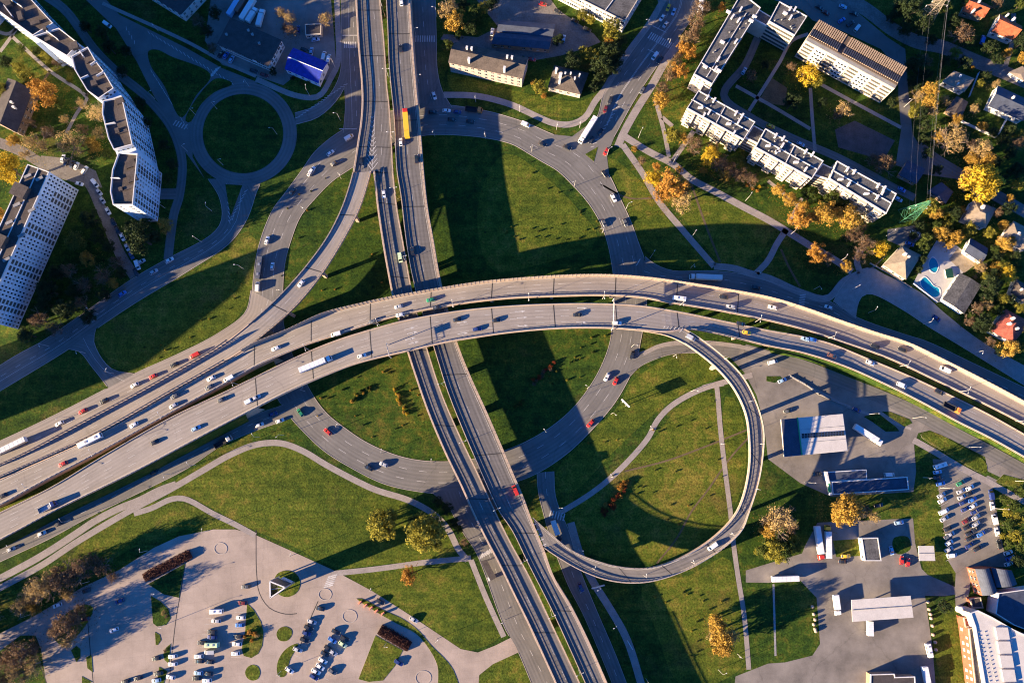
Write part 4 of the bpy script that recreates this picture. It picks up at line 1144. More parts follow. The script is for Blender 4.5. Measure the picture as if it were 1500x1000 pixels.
for px, lb in (('1104,184 1123,194.5 1110,211 1092,202', 'low link with orange balconies between left and middle stepped blocks'), ('1205,240 1226,250 1213,263 1192,256', 'low link with balconies between middle and right stepped blocks'),
               ('1030,124 1042,131 1037,142 1024,134', 'small dark link roof joining the avenue block and stepped block'), ('1112,15 1130,26 1122,38 1103,28', 'dark link roof between the avenue block and square block')):
    h = Bld('link_building', lb, 'building link', pts(px), 12.2, CREAM, ROOFG, 'link buildings between the blocks', trim=WHITEW)
    if 'balcon' in lb:
        a, d, nn, L = h.face(2)
        for f in range(4):
            q = a + d * (L / 2) + nn * .05; b = MB(); b.box((q.x, q.y, 1.0 + f * 2.9), L * .85, .2, 1.3, math.atan2(d.y, d.x)); b.build('loggia', LOGGIA, h.root)
for hb in (hq, hr, hs):      # projecting bays of the stepped fronts
    a, d, nn, L = hb.face(2)
    for u in (.1, .36, .62, .88):
        q = a + d * (L * u) + nn * .7; b = MB(); b.box((q.x, q.y, 0), L * .13, 1.4, hb.z - .4, math.atan2(d.y, d.x)); b.build('bay', CREAM, hb.root)
        for f in range(5):
            q2 = q + nn * .72; b = MB(); b.box((q2.x, q2.y, 1.4 + f * 2.9), L * .06, .1, .9, math.atan2(d.y, d.x)); b.build('window', GLASS, hb.root)
# ribbed roof block
h = Bld('apartment_block', 'long block with a ribbed rust brown roof and white balcony panels', 'apartment block', pts('1197.6,32 1326.4,102 1310,130.6 1180,60'), 16, CREAM, None)
w = h.w; A, B, C_, D_ = w
mA, mB = A.lerp(D_, .42), B.lerp(C_, .42); mA.z = mB.z = 16.3
RIBR = mat('dark rib recesses', (0.055, 0.040, 0.035), .8, .3, .5)  # dark base paints shade into the recesses between the ribs
RIBT = mat('tan roof ribs', (0.26, 0.19, 0.14), .8, .25, .5)
b = MB()
a2, b2, c2, d2 = [Vector((q.x, q.y, 17.6)) for q in (A, B, C_, D_)]
e1, e2 = d2.lerp(a2, .16), c2.lerp(b2, .16)
for q in ([a2, b2, mB, mA], [mA, mB, e2, e1]):
    b.face(q if (q[1] - q[0]).cross(q[2] - q[0]).z > 0 else q[::-1])
for p, q in ((a2, b2), (b2, mB), (mB, e2), (e2, e1), (e1, mA), (mA, a2)):
    b.face([Vector((p.x, p.y, 15.9)), Vector((q.x, q.y, 15.9)), q, p])
for i in range(46):
    t = (i + .5) / 46
    for p0, p1, q0, q1 in ((a2, b2, mA, mB), (mA, mB, e1, e2)):
        s, e = p0.lerp(p1, t), q0.lerp(q1, t)
        if i in (15, 16): continue
        b.tube(s + Vector((0, 0, .3)), e.lerp(s, .1) + Vector((0, 0, .3)), .42, .42, 4, 1)
b.build('roof', [RIBR, RIBT], h.root)
b = MB(); q = [e1, e2, c2, d2]; b.prism(q, 15.9, 16.6); b.build('gutter_ledge', CONCG, h.root)
a, d, nn, L = h.face(2)
for k in range(8):
    u = (k + .5) / 8
    if k in (1, 3, 5): 
        q = a + d * (L * u) + nn * .25; bb = MB(); bb.box((q.x, q.y, 1), L / 8 * .95, .5, 14.4, math.atan2(d.y, d.x)); bb.build('white_panel', WHITEW, h.root)
        for f in range(5):
            for s in (-.28, 0, .28):
                q2 = a + d * (L * (u + s / 8)) + nn * .52; bb = MB(); bb.box((q2.x, q2.y, 1.6 + f * 2.9), 1.2, .1, 1.2, math.atan2(d.y, d.x)); bb.build('window', GLASS, h.root)
    else:
        for f in range(5):
            q = a + d * (L * u) + nn * .03; bb = MB(); bb.box((q.x, q.y, 1.5 + f * 2.9), L / 8 * .8, .14, 1.35, math.atan2(d.y, d.x)); bb.build('loggia', LOGGIA, h.root)
h.windows(1, 5, 3, 1.3, 1.3, .7)
# --- houses, right edge
HG = 'small houses right of the pylon'
for lb, px, z, rz, wl, rf, hip, ax, ch in (
    ('house with a bright orange tiled roof at the top edge', '1421,-4 1451,10 1441,25 1411,16', 5, 8, BTAN, TILEO, .05, 0, ((1434, 3, .8, .8), (1427, 15, .8, .3))),
    ('house with a coral red roof and white gable near the top right corner', '1465,22 1496,39 1484,58 1453,46', 5, 8.5, WHITEW, TILEO, 0, 0, ((1485, 28, .9, .6), (1476, 22, .7, .5))),
    ('beige flat roofed house right of the power line', '1398,105 1426,115.5 1412,134 1382,119', 4.5, 5.4, WHITEW, BEIGER, .3, 0, ((1406, 112, .7, .8), (1403, 123, .6, .6))),
    ('white walled house with a grey roof at the right edge', '1462,127 1512,150 1498,176 1449,155', 5, 7.5, WHITEW, NAVYR, 0, 0, ((1484, 143, .8, .7),)),
    ('tiny beige roofed outhouse at the right edge above the lane', '1480,106 1498,98 1514,108 1500,118', 3.5, 4.2, WHITEW, BEIGER, .3, 0, ()),
    ('brown roofed shed below the beige house', '1402,142 1417,150 1407,172 1387,162', 3.5, 4.4, BTAN, ROOFB, .05, 1, ()),
    ('beige house with an L shaped hipped roof under the big yellow tree', '1427,294 1458,306 1443,333 1412,321', 5, 7.8, WHITEW, BEIGER, .38, 0, ((1440, 303, 1.2, .5),)),
    ('beige house at the right edge beside a golden tree', '1485,325 1517,341 1500,367 1468,349', 5, 7.2, WHITEW, BEIGER, .3, 0, ((1492, 342, .9, .6),)),
    ('pool house with a dark blue roof above the sand', '1422,350 1446,364 1438,384 1414,368', 4, 5.5, WHITEW, NAVYR, 0, 0, ()),
    ('large grey flat roofed hall beside the pools', '1407,401 1436,418 1412,458 1382,438', 4.5, 5.2, WHITEW, ROOFG, 0, 1, ()),
    ('house with a tan hipped roof left of the pools', '1321,361 1348,374 1327,408 1296,388', 5, 8.5, CREAM, BEIGER, .42, 1, ((1326, 372, .9, .6), (1331, 376, .7, .6))),
    ('house with a red hipped roof and white eaves at the lower right edge', '1474,454 1508,472 1484,501 1453,484', 5, 8.5, WHITEW, TILER, .4, 1, ((1484, 466, .8, .8), (1479, 474, .8, .8), (1490, 481, .7, .8))),
    ('small brown roofed house at the right edge above the red roof', '1489,410 1512,423 1504,444 1482,428', 4.5, 6.6, WHITEW, ROOFB, .3, 0, ((1496, 424, .7, .7),)),
    ('low shed with blue tarpaulin and white roof sheet beside the pylon', '1362,279 1379,268 1395,281 1385,297', 3.2, 4, BTAN, NAVYR, .1, 0, ()),
    ('dark garage shed at the lane junction beside the lawn', '1330,236 1354,248 1342,268 1318,256', 3.8, 4.8, BTAN, NAVYR, 0, 0, ())):
    house('house' if 'shed' not in lb else 'shed', lb, 'house' if 'shed' not in lb else 'shed', pts(px), z, rz, wl, rf, hip, ax, 1, group=HG, chim=ch, limit=20)
# garden fences, pools
def wall_line(name, label, cat, px, h, th, m, zoff=0.0):
    q = [P(x, y, 0) for x, y in pts(px)]; b = MB()
    for s, e in zip(q, q[1:]):
        d = e - s; c = (s + e) / 2; b.box((c.x, c.y, zoff), d.length + th * .9, th, h, math.atan2(d.y, d.x))
        n = int(d.length / 3)
        for i in range(n + 1):
            p = s.lerp(e, i / max(n, 1)); b.box((p.x, p.y, zoff), th * 1.6, th * 1.6, h + .15, math.atan2(d.y, d.x))
    o = b.build(name, m); tag(o, label, cat)
wall_line('garden_wall', 'white garden wall round the lawn of the grey roofed house', 'garden wall', '1407,179 1435,192 1457,202 1462,196 1475,171', 1.8, .25, WHITEW)
wall_line('garden_fence', 'pale fence between the beige house and its neighbour lawn', 'fence', '1432,108 1424,128 1418,143', 1.8, .12, PALEB)
wall_line('garden_wall', 'low tan wall along the street below the tan hipped house', 'garden wall', '1274,386 1300,400 1333,421', 1.2, .25, CONC)
wall_line('garden_fence', 'white fence along the street side of the pool terrace', 'fence', '1337,416 1372,443 1384,440', 1.4, .15, WHITEW)
wall_line('yard_wall', 'low concrete wall across the filling station forecourt', 'wall', '1158,551 1180,563 1199,577 1215,584 1240,594', .8, .4, CONCG)
WATER = mat('pool water', (0.01, 0.23, 0.36), .08, .15, .5, spec=.6)
def pool(label, px, z=.06):
    q = spline(pts(px), 36, True)[:-1]; b = MB()
    w = [P(t.x, t.y, z) for t in q]
    for t in tessellate_polygon([w]): b.tri([w[i] for i in t], 0)
    c = sum(w, Vector()) / len(w)
    o = [c + (v - c) * 1.13 for v in w]
    for i in range(len(w)):
        j = (i + 1) % len(w); b.prism([w[i], w[j], o[j], o[i]], 0, .2, 1)
    tag(b.build('swimming_pool', [WATER, WHITEW]), label, 'swimming pool')
pool('small oval blue swimming pool, upper of the two', '1361,384 1366,377 1372,382 1374,392 1370,399 1363,396')
pool('larger kidney shaped blue swimming pool, lower of the two', '1349,411 1355,406 1362,412 1368,419 1375,422 1376,432 1368,435 1358,428 1350,419')
b = MB(); q = P(1389, 401, 0); b.box((q.x, q.y, 0), 3.2, 4.2, 1.0, .1, 0); b.box((q.x, q.y, 1), 3.6, 4.6, .12, .1, 1); tag(b.build('pool_cover', [WHITEW, mat('dark green cover', (.008, .05, .035), .6, .2, 1)]), 'low dark green box beside the white pool terrace', 'pool cover')
# --- filling station
h = Bld('station_canopy', 'filling station canopy roof, white with a dark blue left end and skylight strip', 'canopy', pts('1144,614 1235,606 1242,660 1149,669'), 6.3, METALW, None, base=5.3)
for px, m, nm in (('1144.5,614.3 1167.3,611.8 1174,666.2 1149.5,668.5', NAVYR, 'blue_roof'), ('1168.6,611.6 1234.5,606 1241.5,659.6 1175.3,666', METALW, 'white_roof')):
    b = MB(); b.prism(wplan(pts(px), 6.35), 6.2, 6.37); b.build(nm, m, h.root)
b = MB(); b.prism(wplan(pts('1167.2,611.2 1168.8,611 1175.6,666.4 1174,666.6'), 6.5), 6.2, 6.6); b.build('green_trim', GREENP, h.root)
b = MB()
for i in range(15):
    t = (i + .5) / 15
    for k in (0, 1): q = P(1174 + 63 * t, 636.5 - 4.2 * t + k * 3.6, 6.4); b.box((q.x, q.y, 6.3), 1.1, 1.0, .25, .1)
b.build('skylight', GLASS, h.root)
b = MB()
for x, y in ((1165, 625), (1185, 624), (1205, 622), (1225, 620), (1170, 655), (1190, 652), (1210, 650), (1230, 648)):
    q = P(x, y, 5.3); b.box((q.x, q.y, 0), .5, .5, 5.4)
b.build('column', WHITEW, h.root)
b = MB()
for t in (.33, .68):
    s, e = P(1168 + 7 * t, 611 + 55 * t, 6.4), P(1235 + 7 * t, 606 + 54 * t, 6.4); b.tube(s, e, .09, .09, 4)
b.build('roof_seam', CONCG, h.root)
h = Bld('station_shop', 'long low filling station shop, shaded roof with white rim and green fascia', 'shop', pts('1218,705.5 1328.7,698 1331,716.7 1219.5,724'), 4.5, WHITEW, NAVYR, trim=WHITEW)
h.windows(0, 1, 8, 4, 1.8, .5); h.finish()
b = MB(); b.prism(wplan(pts('1209.7,691 1269.5,687.3 1270.5,701.5 1214,705'), 4.4), 0, 4.2); b.build('annex_wall', WHITEW, h.root)
b = MB(); b.prism(wplan(pts('1212,692.2 1268.5,688.6 1269,700.5 1216,703.8'), 4.4), 4.0, 4.26); b.build('annex_roof', NAVYR, h.root)
b = MB(); b.prism(wplan(pts('1209,690.5 1212,690.3 1219,724.5 1216,724.8'), 5), 3.2, 5.2); b.build('sign_fascia', [WHITEW], h.root)
b = MB(); b.prism(wplan(pts('1213,708 1215.5,708 1218,721 1215.5,721.2'), 5.3), 3.6, 5.3); b.build('green_sign', GREENP, h.root)
# --- truck yard, right
h = Bld('hut', 'small dark roofed hut with a white front in the truck yard', 'hut', pts('1262,788 1286,787 1291,821 1267,821'), 4.2, WHITEW, ROOFG, parapet=.2); h.windows(3, 1, 3, 1.2, 1.2, .6); h.windows(2, 1, 2, 1.2, 1.2, .6); h.finish()
h = Bld('carport', 'tiny white sheet roofed carport beside the truck yard lawn', 'carport', pts('1346,800 1367,800 1369,820 1347.5,820'), 2.7, METALW, METALW, parapet=0, base=2.3)
b = MB(); 
for x, y in ((1348, 802), (1366, 802), (1367, 818), (1349, 818)): q = P(x, y, 2.4); b.box((q.x, q.y, 0), .2, .2, 2.4)
b.build('post', STEEL, h.root)
b = MB(); s, e = P(1346.5, 810, 2.85), P(1368, 810, 2.85); b.tube(s, e, .1, .1, 4); b.build('ridge_seam', CONCG, h.root)
h = Bld('pump_canopy', 'large pale flat canopy over the truck pumps', 'canopy', pts('1248,879 1333,873 1337,903 1249.5,909'), 6, METALW, METALW, parapet=0, base=5.4)
b = MB(); s, e = P(1249, 893, 6.1), P(1335, 887, 6.1); b.tube(s, e, .22, .22, 4); b.build('ridge_seam', CONCG, h.root)
b = MB()
for x, y in ((1262, 890), (1285, 889), (1308, 888), (1327, 887), (1262, 903), (1327, 899)): q = P(x, y, 5.4); b.box((q.x, q.y, 0), .45, .45, 5.4)
b.build('column', STEEL, h.root)
h = Bld('workshop', 'dark roofed workshop with white rim at the bottom edge', 'workshop', pts('1275,987 1310,986 1311,991 1340,990 1343,1030 1274,1030'), 4.5, BTAN, ROOFD, trim=WHITEW, parapet=.3)
# --- factory, bottom right corner
h = Bld('factory_hall', 'big white roofed factory hall in the bottom right corner', 'factory', pts('1428,917 1421,897 1432,893 1452.6,903 1484,921 1499,928 1530,935 1540,1030 1447,1030'), 11, CREAM, METALW, trim=WHITEW)
for i in range(5):
    b = MB(); q = wplan(pts('%f,%f %f,%f %f,%f %f,%f' % (1457 + i * 3, 918 + i * 20.5, 1475 + i * 3.2, 918 + i * 20.5, 1478 + i * 3.2, 935.5 + i * 20.5, 1460 + i * 3, 935.5 + i * 20.5)), 11.2); b.prism(q, 11, 11.9); b.build('roof_panel', METALW, h.root)
b = MB()
for i in range(16):
    for k, x0 in ((0, 1434), (1, 1443)): q = P(x0 + i * 1.35, 925 + i * 6, 11.3); b.box((q.x, q.y, 11), .4, .4, .35)
b.build('roof_vent', CONCG, h.root, kind='stuff')
h = Bld('factory_wing', 'red brick factory wing with a narrow dark flat roof and white windows', 'factory wing', pts('1418.6,920 1427.5,918 1446,1032 1432,1032'), 8.5, REDB, ROOFG, trim=CONC)
h.windows(3, 2, 11, 1.0, 1.3, 1.0, m=FRAMEW); h.windows(0, 2, 2, 1.0, 1.2, 1, m=FRAMEW); h.finish()
for lb, px in (('left blue barrel vaulted factory roof with a red brick side', '1428,833 1449,831 1461,866 1439,872'), ('right blue barrel vaulted factory roof beside the car park', '1452,831 1482,835 1490,855 1460,860')):
    h = Bld('factory_shed', lb, 'factory shed', pts(px), 7, REDB, None)
    A, B, C_, D_ = [Vector((q.x, q.y, 7)) for q in h.w]; b = MB(); pa = pb = None
    for i in range(11):
        t = i / 10; up = Vector((0, 0, 2.6 * math.sin(math.pi * t)))
        a_, b_ = A.lerp(B, t) + up, D_.lerp(C_, t) + up
        if pa: b.face([pa, a_, b_, pb] if (a_ - pa).cross(b_ - pa).z > 0 else [pb, b_, a_, pa])
        pa, pb = a_, b_
    b.face([A.lerp(B, i / 10) + Vector((0, 0, 2.6 * math.sin(math.pi * i / 10))) for i in range(11)], 1); b.face([D_.lerp(C_, i / 10) + Vector((0, 0, 2.6 * math.sin(math.pi * i / 10))) for i in range(11)][::-1], 1)
    b.build('roof', [NAVYR, REDB], h.root); h.windows(3, 2, 4, 1.2, 1.4, 1); h.windows(2, 1, 3, 1.3, 1.6, 2); h.finish()
h = Bld('factory_annex', 'low dark roofed annex with white wall between vaulted sheds and hall', 'factory annex', pts('1462,868 1520,860 1525,930 1485,915 1458,898'), 7.5, WHITEW, NAVYR, trim=WHITEW)
h = Bld('factory_annex', 'small red brick annex with two chimneys beside the hall corner', 'factory annex', pts('1411,904 1424,903 1428,915 1414,918'), 6, REDB, TILER, trim=CONC)
h = Bld('silo_platform', 'small concrete platform with a round white tank by the factory gate', 'platform', pts('1420,876 1436,874 1440,890 1424,890'), 3, REDB, ROOFD, trim=CONC)
q = P(1406, 892, 1); b = MB(); b.tube((q.x, q.y, 0), (q.x, q.y, 3.4), 1.7, 1.7, 14); b.tube((q.x, q.y, 3.4), (q.x, q.y, 4.1), 1.7, .5, 14); tag(b.build('storage_tank', WHITEW), 'round white storage tank standing before the factory corner', 'tank')
# bus shelter, kiosk, triangular advert tower
h = Bld('bus_shelter', 'long bus shelter with a white end beside the road under the flyover', 'bus shelter', pts('706,822 712,820 726,845 719,849'), 2.7, STEEL, ROOFD, parapet=0, base=2.4)
b = MB(); 
for x, y in ((707, 823), (713, 822), (725, 845), (719, 847)): q = P(x, y, 2.4); b.box((q.x, q.y, 0), .2, .2, 2.5)
b.build('post', STEEL, h.root)
b = MB(); b.prism(wplan(pts('714,846 720,843 722,848 716,851'), 2.5), 0, 2.5); b.build('end_panel', WHITEW, h.root)
tri = wplan(pts('395.3,851 417.8,860 396,875'), 15.5)
rt = empty('advert_tower', (tri[0].x, tri[0].y, 0), 'tall triangular advertising tower on poles at the plaza roundabout', 'advertising tower')
BOARD = mat('advert board', (0.05, 0.06, 0.08), .4, .3, .3)
for i in range(3):
    a_, b_ = tri[i], tri[(i + 1) % 3]; d = b_ - a_; c = (a_ + b_) / 2; b = MB()
    b.box((c.x, c.y, 4.6), d.length, .3, 10.9, math.atan2(d.y, d.x), 0); b.box((c.x, c.y, 15.4), d.length, .55, .35, math.atan2(d.y, d.x), 1); b.box((c.x, c.y, 4.4), d.length, .5, .3, math.atan2(d.y, d.x), 1)
    b.build('board', [BOARD, WHITEW], rt)
b = MB()
for q in tri: b.tube((q.x, q.y, 0), (q.x, q.y, 15.6), .32, .32, 8)
b.build('pole', STEEL, rt)
b = MB(); c = sum(tri, Vector()) / 3; b.tube((tri[0] + tri[2]) / 2 + Vector((0, 0, -.4)), tri[1] + Vector((0, 0, -.4)), .15, .15); b.build('brace', STEEL, rt)
h = Bld('kiosk', 'small kiosk with a sloping white slatted roof below the triangular tower', 'kiosk', pts('407,850 413,845.5 428,852.5 420,857.5'), 3, PALEB, None)
A, B, C_, D_ = h.w; b = MB()
for i in range(7):
    t0, t1 = i / 7, (i + .75) / 7
    q = [A.lerp(B, t0), A.lerp(B, t1), D_.lerp(C_, t1), D_.lerp(C_, t0)]; b.prism([Vector((v.x, v.y, 0)) for v in q], 2.9, [3.2 + t0, 3.2 + t1, 3.2 + t1, 3.2 + t0])
b.build('slatted_roof', WHITEW, h.root)
# ------------------------------------------------------------------ vehicles
def paint(name, col): return mat('paint ' + name, col, .35, 0, coat=.5, spec=.5)
PC = {'w': ('white', (.74, .74, .73)), 's': ('silver', (.42, .43, .45)), 'd': ('black', (.022, .024, .028)), 'b': ('blue', (.04, .16, .50)), 'n': ('dark blue', (.02, .04, .16)), 'r': ('red', (.50, .03, .02)),
      'g': ('green', (.02, .20, .10)), 'y': ('yellow', (.80, .46, .03)), 'o': ('orange', (.75, .22, .04)), 'e': ('dark grey', (.10, .105, .115)), 'l': ('pale blue', (.30, .45, .62)), 'm': ('maroon', (.16, .02, .02)), 'k': ('pale green', (.55, .68, .40)), 't': ('brown', (.20, .09, .06)), 'a': ('yellow', (.72, .48, .03))}
CGL = mat('car glass', (.012, .015, .02), .08, 0, spec=.7)
TYRE = mat('tyre', (.015, .015, .015), .9, 0)
HUB = mat('wheel rim', (.4, .4, .42), .4, 0, metal=.6)
LAMP = mat('headlight', (.75, .75, .7), .2, 0, spec=.7)
TAIL = mat('tail light', (.35, .01, .01), .3, 0)
DARKP = mat('truck chassis', (.03, .03, .035), .8, 0)
TARP = mat('trailer cover', (.68, .67, .66), .6, .06, .6)
_mesh = {}
def wheel(x, y, r, w):
    b = MB(); b.tube((x, y - w / 2, r), (x, y + w / 2, r), r, r, 10, 0, False)
    for s in (-1, 1): b.tube((x, y + s * w * .49, r), (x, y + s * w * .5, r), r, r, 10, 0); b.tube((x, y + s * w * .5, r), (x, y + s * w * .53, r), r * .6, r * .55, 8, 1)
    return b.mesh('wheel', [TYRE, HUB])
def section(x, w, z0, z1, rnd=.12):
    h = w / 2
    return [(x, -h + rnd * .3, z0), (x, h - rnd * .3, z0), (x, h, z0 + rnd), (x, h, z1 - rnd), (x, h - rnd, z1), (x, -h + rnd, z1), (x, -h, z1 - rnd), (x, -h, z0 + rnd)]
def car_proto(kind, col):
    k = (kind, col)
    if k in _mesh: return _mesh[k]
    pm = paint(*PC[col])
    parts = []
    if kind in 'cvk':
        # length stations of the lower body, then cabin
        if kind == 'c':
            lower = [(-2.15, 1.5, .35, .72), (-2.02, 1.72, .25, .86), (-1.3, 1.80, .2, .92), (.6, 1.80, .2, .92), (1.5, 1.76, .2, .84), (2.0, 1.64, .25, .70), (2.15, 1.35, .32, .58)]
            cab = [(-1.95, 1.42, .9), (-1.35, 1.30, 1.38), (-.4, 1.34, 1.47), (.25, 1.30, 1.42), (1.05, 1.48, .88)]
            ws = (.27, 1.0); rw = (-1.9, -1.4); wx, wr = (-1.3, 1.32), .32
        elif kind == 'v':
            lower = [(-2.45, 1.75, .35, 1.0), (-2.4, 1.9, .25, 1.05), (1.3, 1.92, .22, 1.05), (2.1, 1.85, .25, .95), (2.45, 1.55, .35, .78)]
            cab = [(-2.43, 1.8, 1.0), (-2.3, 1.7, 1.88), (.7, 1.7, 1.95), (1.1, 1.66, 1.86), (1.95, 1.7, 1.0)]
            ws = (1.12, 1.9); rw = (-2.42, -2.31); wx, wr = (-1.5, 1.55), .34
        b = MB(); b.loft([section(*s) for s in lower])
        ring = []
        for x, w, z in cab: ring.append((x, w, z))
        # cabin: ridge of sections from belt to roof
        bl = .88 if kind == 'c' else 1.0
        R = []
        for x, w, z in ring:
            z = max(z, bl + .02); wb = 1.66 if kind == 'c' else 1.88; f = (z - bl) / ((1.47 if kind == 'c' else 1.95) - bl)
            R.append([(x, -wb / 2, bl - .05), (x, wb / 2, bl - .05), (x, (wb / 2) * (1 - f) + (w / 2) * f, z), (x, -((wb / 2) * (1 - f) + (w / 2) * f), z)])
        b.loft(R)
        parts.append(('body', b.mesh('body', pm), []))
        (a0, a1) = ws; c1 = cab[-2]; c2 = cab[-1]
        def zc(x):
            for p, q in zip(cab, cab[1:]):
                if p[0] <= x <= q[0]: t = (x - p[0]) / (q[0] - p[0]); return p[2] + (q[2] - p[2]) * t
            return cab[0][2]
        def wc(x):
            z = max(zc(x), bl + .02); f = (z - bl) / ((1.47 if kind == 'c' else 1.95) - bl); wb = 1.66 if kind == 'c' else 1.88
            w = 1.32 if kind == 'c' else 1.7
            return wb * (1 - f) + w * f
        for nm, (x0, x1) in (('windscreen', ws), ('rear_window', rw)):
            b = MB(); e = .02
            b.face([(x0, -wc(x0) / 2 + .1, zc(x0) + e), (x1, -wc(x1) / 2 + .06, zc(x1) + e), (x1, wc(x1) / 2 - .06, zc(x1) + e), (x0, wc(x0) / 2 - .1, zc(x0) + e)] if nm == 'windscreen' else
                   [(x0 - e, -wc(x0) / 2 + .08, zc(x0) + e), (x1 - e, -wc(x1) / 2 + .1, zc(x1) + e), (x1 - e, wc(x1) / 2 - .1, zc(x1) + e), (x0 - e, wc(x0) / 2 - .08, zc(x0) + e)])
            parts.append((nm, b.mesh(nm, CGL), []))
        xs0, xs1, zt = (-1.35, .55, 1.36) if kind == 'c' else (.2, 1.35, 1.7)
        wb = .83 if kind == 'c' else .94
        for s in (-1, 1):
            b = MB(); wt = .66 if kind == 'c' else .855
            q = [(xs0, s * (wb + .01), bl + .06), (xs1 + .25, s * (wb + .01), bl + .06), (xs1 - .2, s * (wt + .045), zt), (xs0 + .1, s * (wt + .045), zt)]
            b.face(q if s < 0 else q[::-1]); parts.append(('side_window', b.mesh('side_window', CGL), []))
            b = MB(); b.box((lower[-2][0] + .02, s * .58, .56 if kind == 'c' else .72), .18, .34, .14); parts.append(('headlight', b.mesh('headlight', LAMP), []))
            b = MB(); b.box((lower[0][0] + .06, s * .66, .66 if kind == 'c' else .85), .12, .24, .16); parts.append(('tail_light', b.mesh('tail_light', TAIL), []))
            for x in wx: parts.append(('wheel', wheel(x, s * (.80 if kind == 'c' else .86), wr, .2), []))
    elif kind in 'bm':
        L, w, h = (12, 2.5, 3.1) if kind == 'b' else (6.2, 2.1, 2.6)
        b = MB(); b.loft([section(x, ww, .35, zz, .18) for x, ww, zz in ((-L / 2, w * .95, h * .96), (-L / 2 + .15, w, h), (L / 2 - .5, w, h), (L / 2 - .1, w * .97, h * .9), (L / 2, w * .9, h * .5))])
        parts.append(('body', b.mesh('body', pm), []))
        b = MB(); b.box((L / 2 - .16, 0, 1.2), .2, w * .86, h * .4); parts.append(('windscreen', b.mesh('windscreen', CGL), []))
        b = MB(); b.box((-L / 2 - .0, 0, 1.5), .08, w * .8, h * .28); parts.append(('rear_window', b.mesh('rear_window', CGL), []))
        for s in (-1, 1):
            b = MB(); b.box((-.2, s * w / 2, 1.35), L * .86, .06, h * .3); parts.append(('side_window', b.mesh('side_window', CGL), []))
            b = MB(); b.box((L / 2 - .03, s * w * .33, .7), .1, .35, .2); parts.append(('headlight', b.mesh('headlight', LAMP), []))
            for x in (-L * .28, L * .3): parts.append(('wheel', wheel(x, s * (w / 2 - .12), .42, .26), []))
        b = MB()
        for x in (-L * .3, L * .12): b.box((x, 0, h - .02), L * .1, w * .4, .16)
        parts.append(('roof_hatch', b.mesh('roof_hatch', HUB), []))
    elif kind in 'tTx':
        # t: semi with trailer, T: rigid lorry, x: tipper with open bed; col paints the cab, trailers pale unless yellow
        TL = {'t': 12.6, 'T': 6.6, 'x': 6.0}[kind]
        x0 = -TL / 2 - 1.3
        tot = TL + 2.9; off = -tot / 2
        b = MB(); cx = tot / 2 - 1.15
        b.loft([section(x, ww, .5, z, .15) for x, ww, z in ((cx - 1.1, 2.4, 3.0), (cx - .9, 2.45, 3.1), (cx + .55, 2.4, 3.0), (cx + .95, 2.4, 1.9), (cx + 1.15, 2.25, 1.5))])
        parts.append(('cab', b.mesh('cab', paint(*PC['r']) if k == ('t', 'y') else pm), []))
        b = MB(); b.face([(cx + .62, -1.05, 2.92), (cx + .98, -1.1, 1.92), (cx + .98, 1.1, 1.92), (cx + .62, 1.05, 2.92)]); parts.append(('windscreen', b.mesh('windscreen', CGL), []))
        b = MB(); b.box((off + tot * .42, 0, .55), tot * .8, .9, .45); parts.append(('chassis', b.mesh('chassis', DARKP), []))
        tm = pm if col in 'yt' else TARP
        b = MB()
        if kind != 'x':
            b.loft([section(x, 2.5, 1.05, 3.75 if kind == 't' else 3.3, .05) for x in (off, off + TL)])
            for i in range(6): b.box((off + TL * (i + .5) / 6, 0, (3.75 if kind == 't' else 3.3)), .05, 2.4, .03)
            parts.append(('trailer' if kind == 't' else 'box_body', b.mesh('trailer', tm), []))
        else:
            for bx in ((off + TL / 2, 0, 1.0, TL, 2.4, .15), (off + TL / 2, 1.2, 1.0, TL, .1, 1.1), (off + TL / 2, -1.2, 1.0, TL, .1, 1.1), (off, 0, 1, .1, 2.4, 1.1), (off + TL, 0, 1, .1, 2.4, 1.5)):
                b.box(bx[:3], *bx[3:])
            parts.append(('open_bed', b.mesh('open_bed', DARKP if col != 'n' else HUB), []))
        for s in (-1, 1):
            b = MB(); b.box((cx + 1.13, s * .85, .75), .08, .35, .2); parts.append(('headlight', b.mesh('headlight', LAMP), []))
            for x in ([cx + .3, cx - 1.6, off + 1.3, off + 2.6] if kind == 't' else [cx + .2, off + 1.5]): parts.append(('wheel', wheel(x, s * 1.1, .5, .3), []))
    elif kind == 'q':      # parked trailer
        b = MB(); b.loft([section(x, 2.5, 1.05, 3.8, .05) for x in (-6.5, 6.5)])
        for i in range(7): b.box((-6.5 + 13 * (i + .5) / 7, 0, 3.8), .05, 2.4, .03)
        parts.append(('box_body', b.mesh('box_body', paint(*PC[col]) if col in 'tl' else TARP), []))
        b = MB(); b.box((0, 0, .6), 12, .9, .4); parts.append(('chassis', b.mesh('chassis', DARKP), []))
        for s in (-1, 1):
            for x in (-4.5, -3.2): parts.append(('wheel', wheel(x, s * 1.1, .5, .3), []))
    _mesh[k] = parts
    return parts
KN = {'c': ('car', 'parked_car'), 'v': ('van', 'delivery_van'), 'b': ('bus', 'bus'), 'm': ('minibus', 'minibus'), 't': ('semi truck', 'semi_truck'), 'T': ('lorry', 'box_lorry'), 'x': ('tipper lorry', 'tipper_lorry'), 'q': ('trailer', 'truck_trailer')}
HT = {'c': .7, 'v': 1.0, 'b': 1.6, 'm': 1.4, 't': 2.2, 'T': 2.0, 'x': 1.3, 'q': 2.2}
NVEH = 0
_rng = random.Random(11)
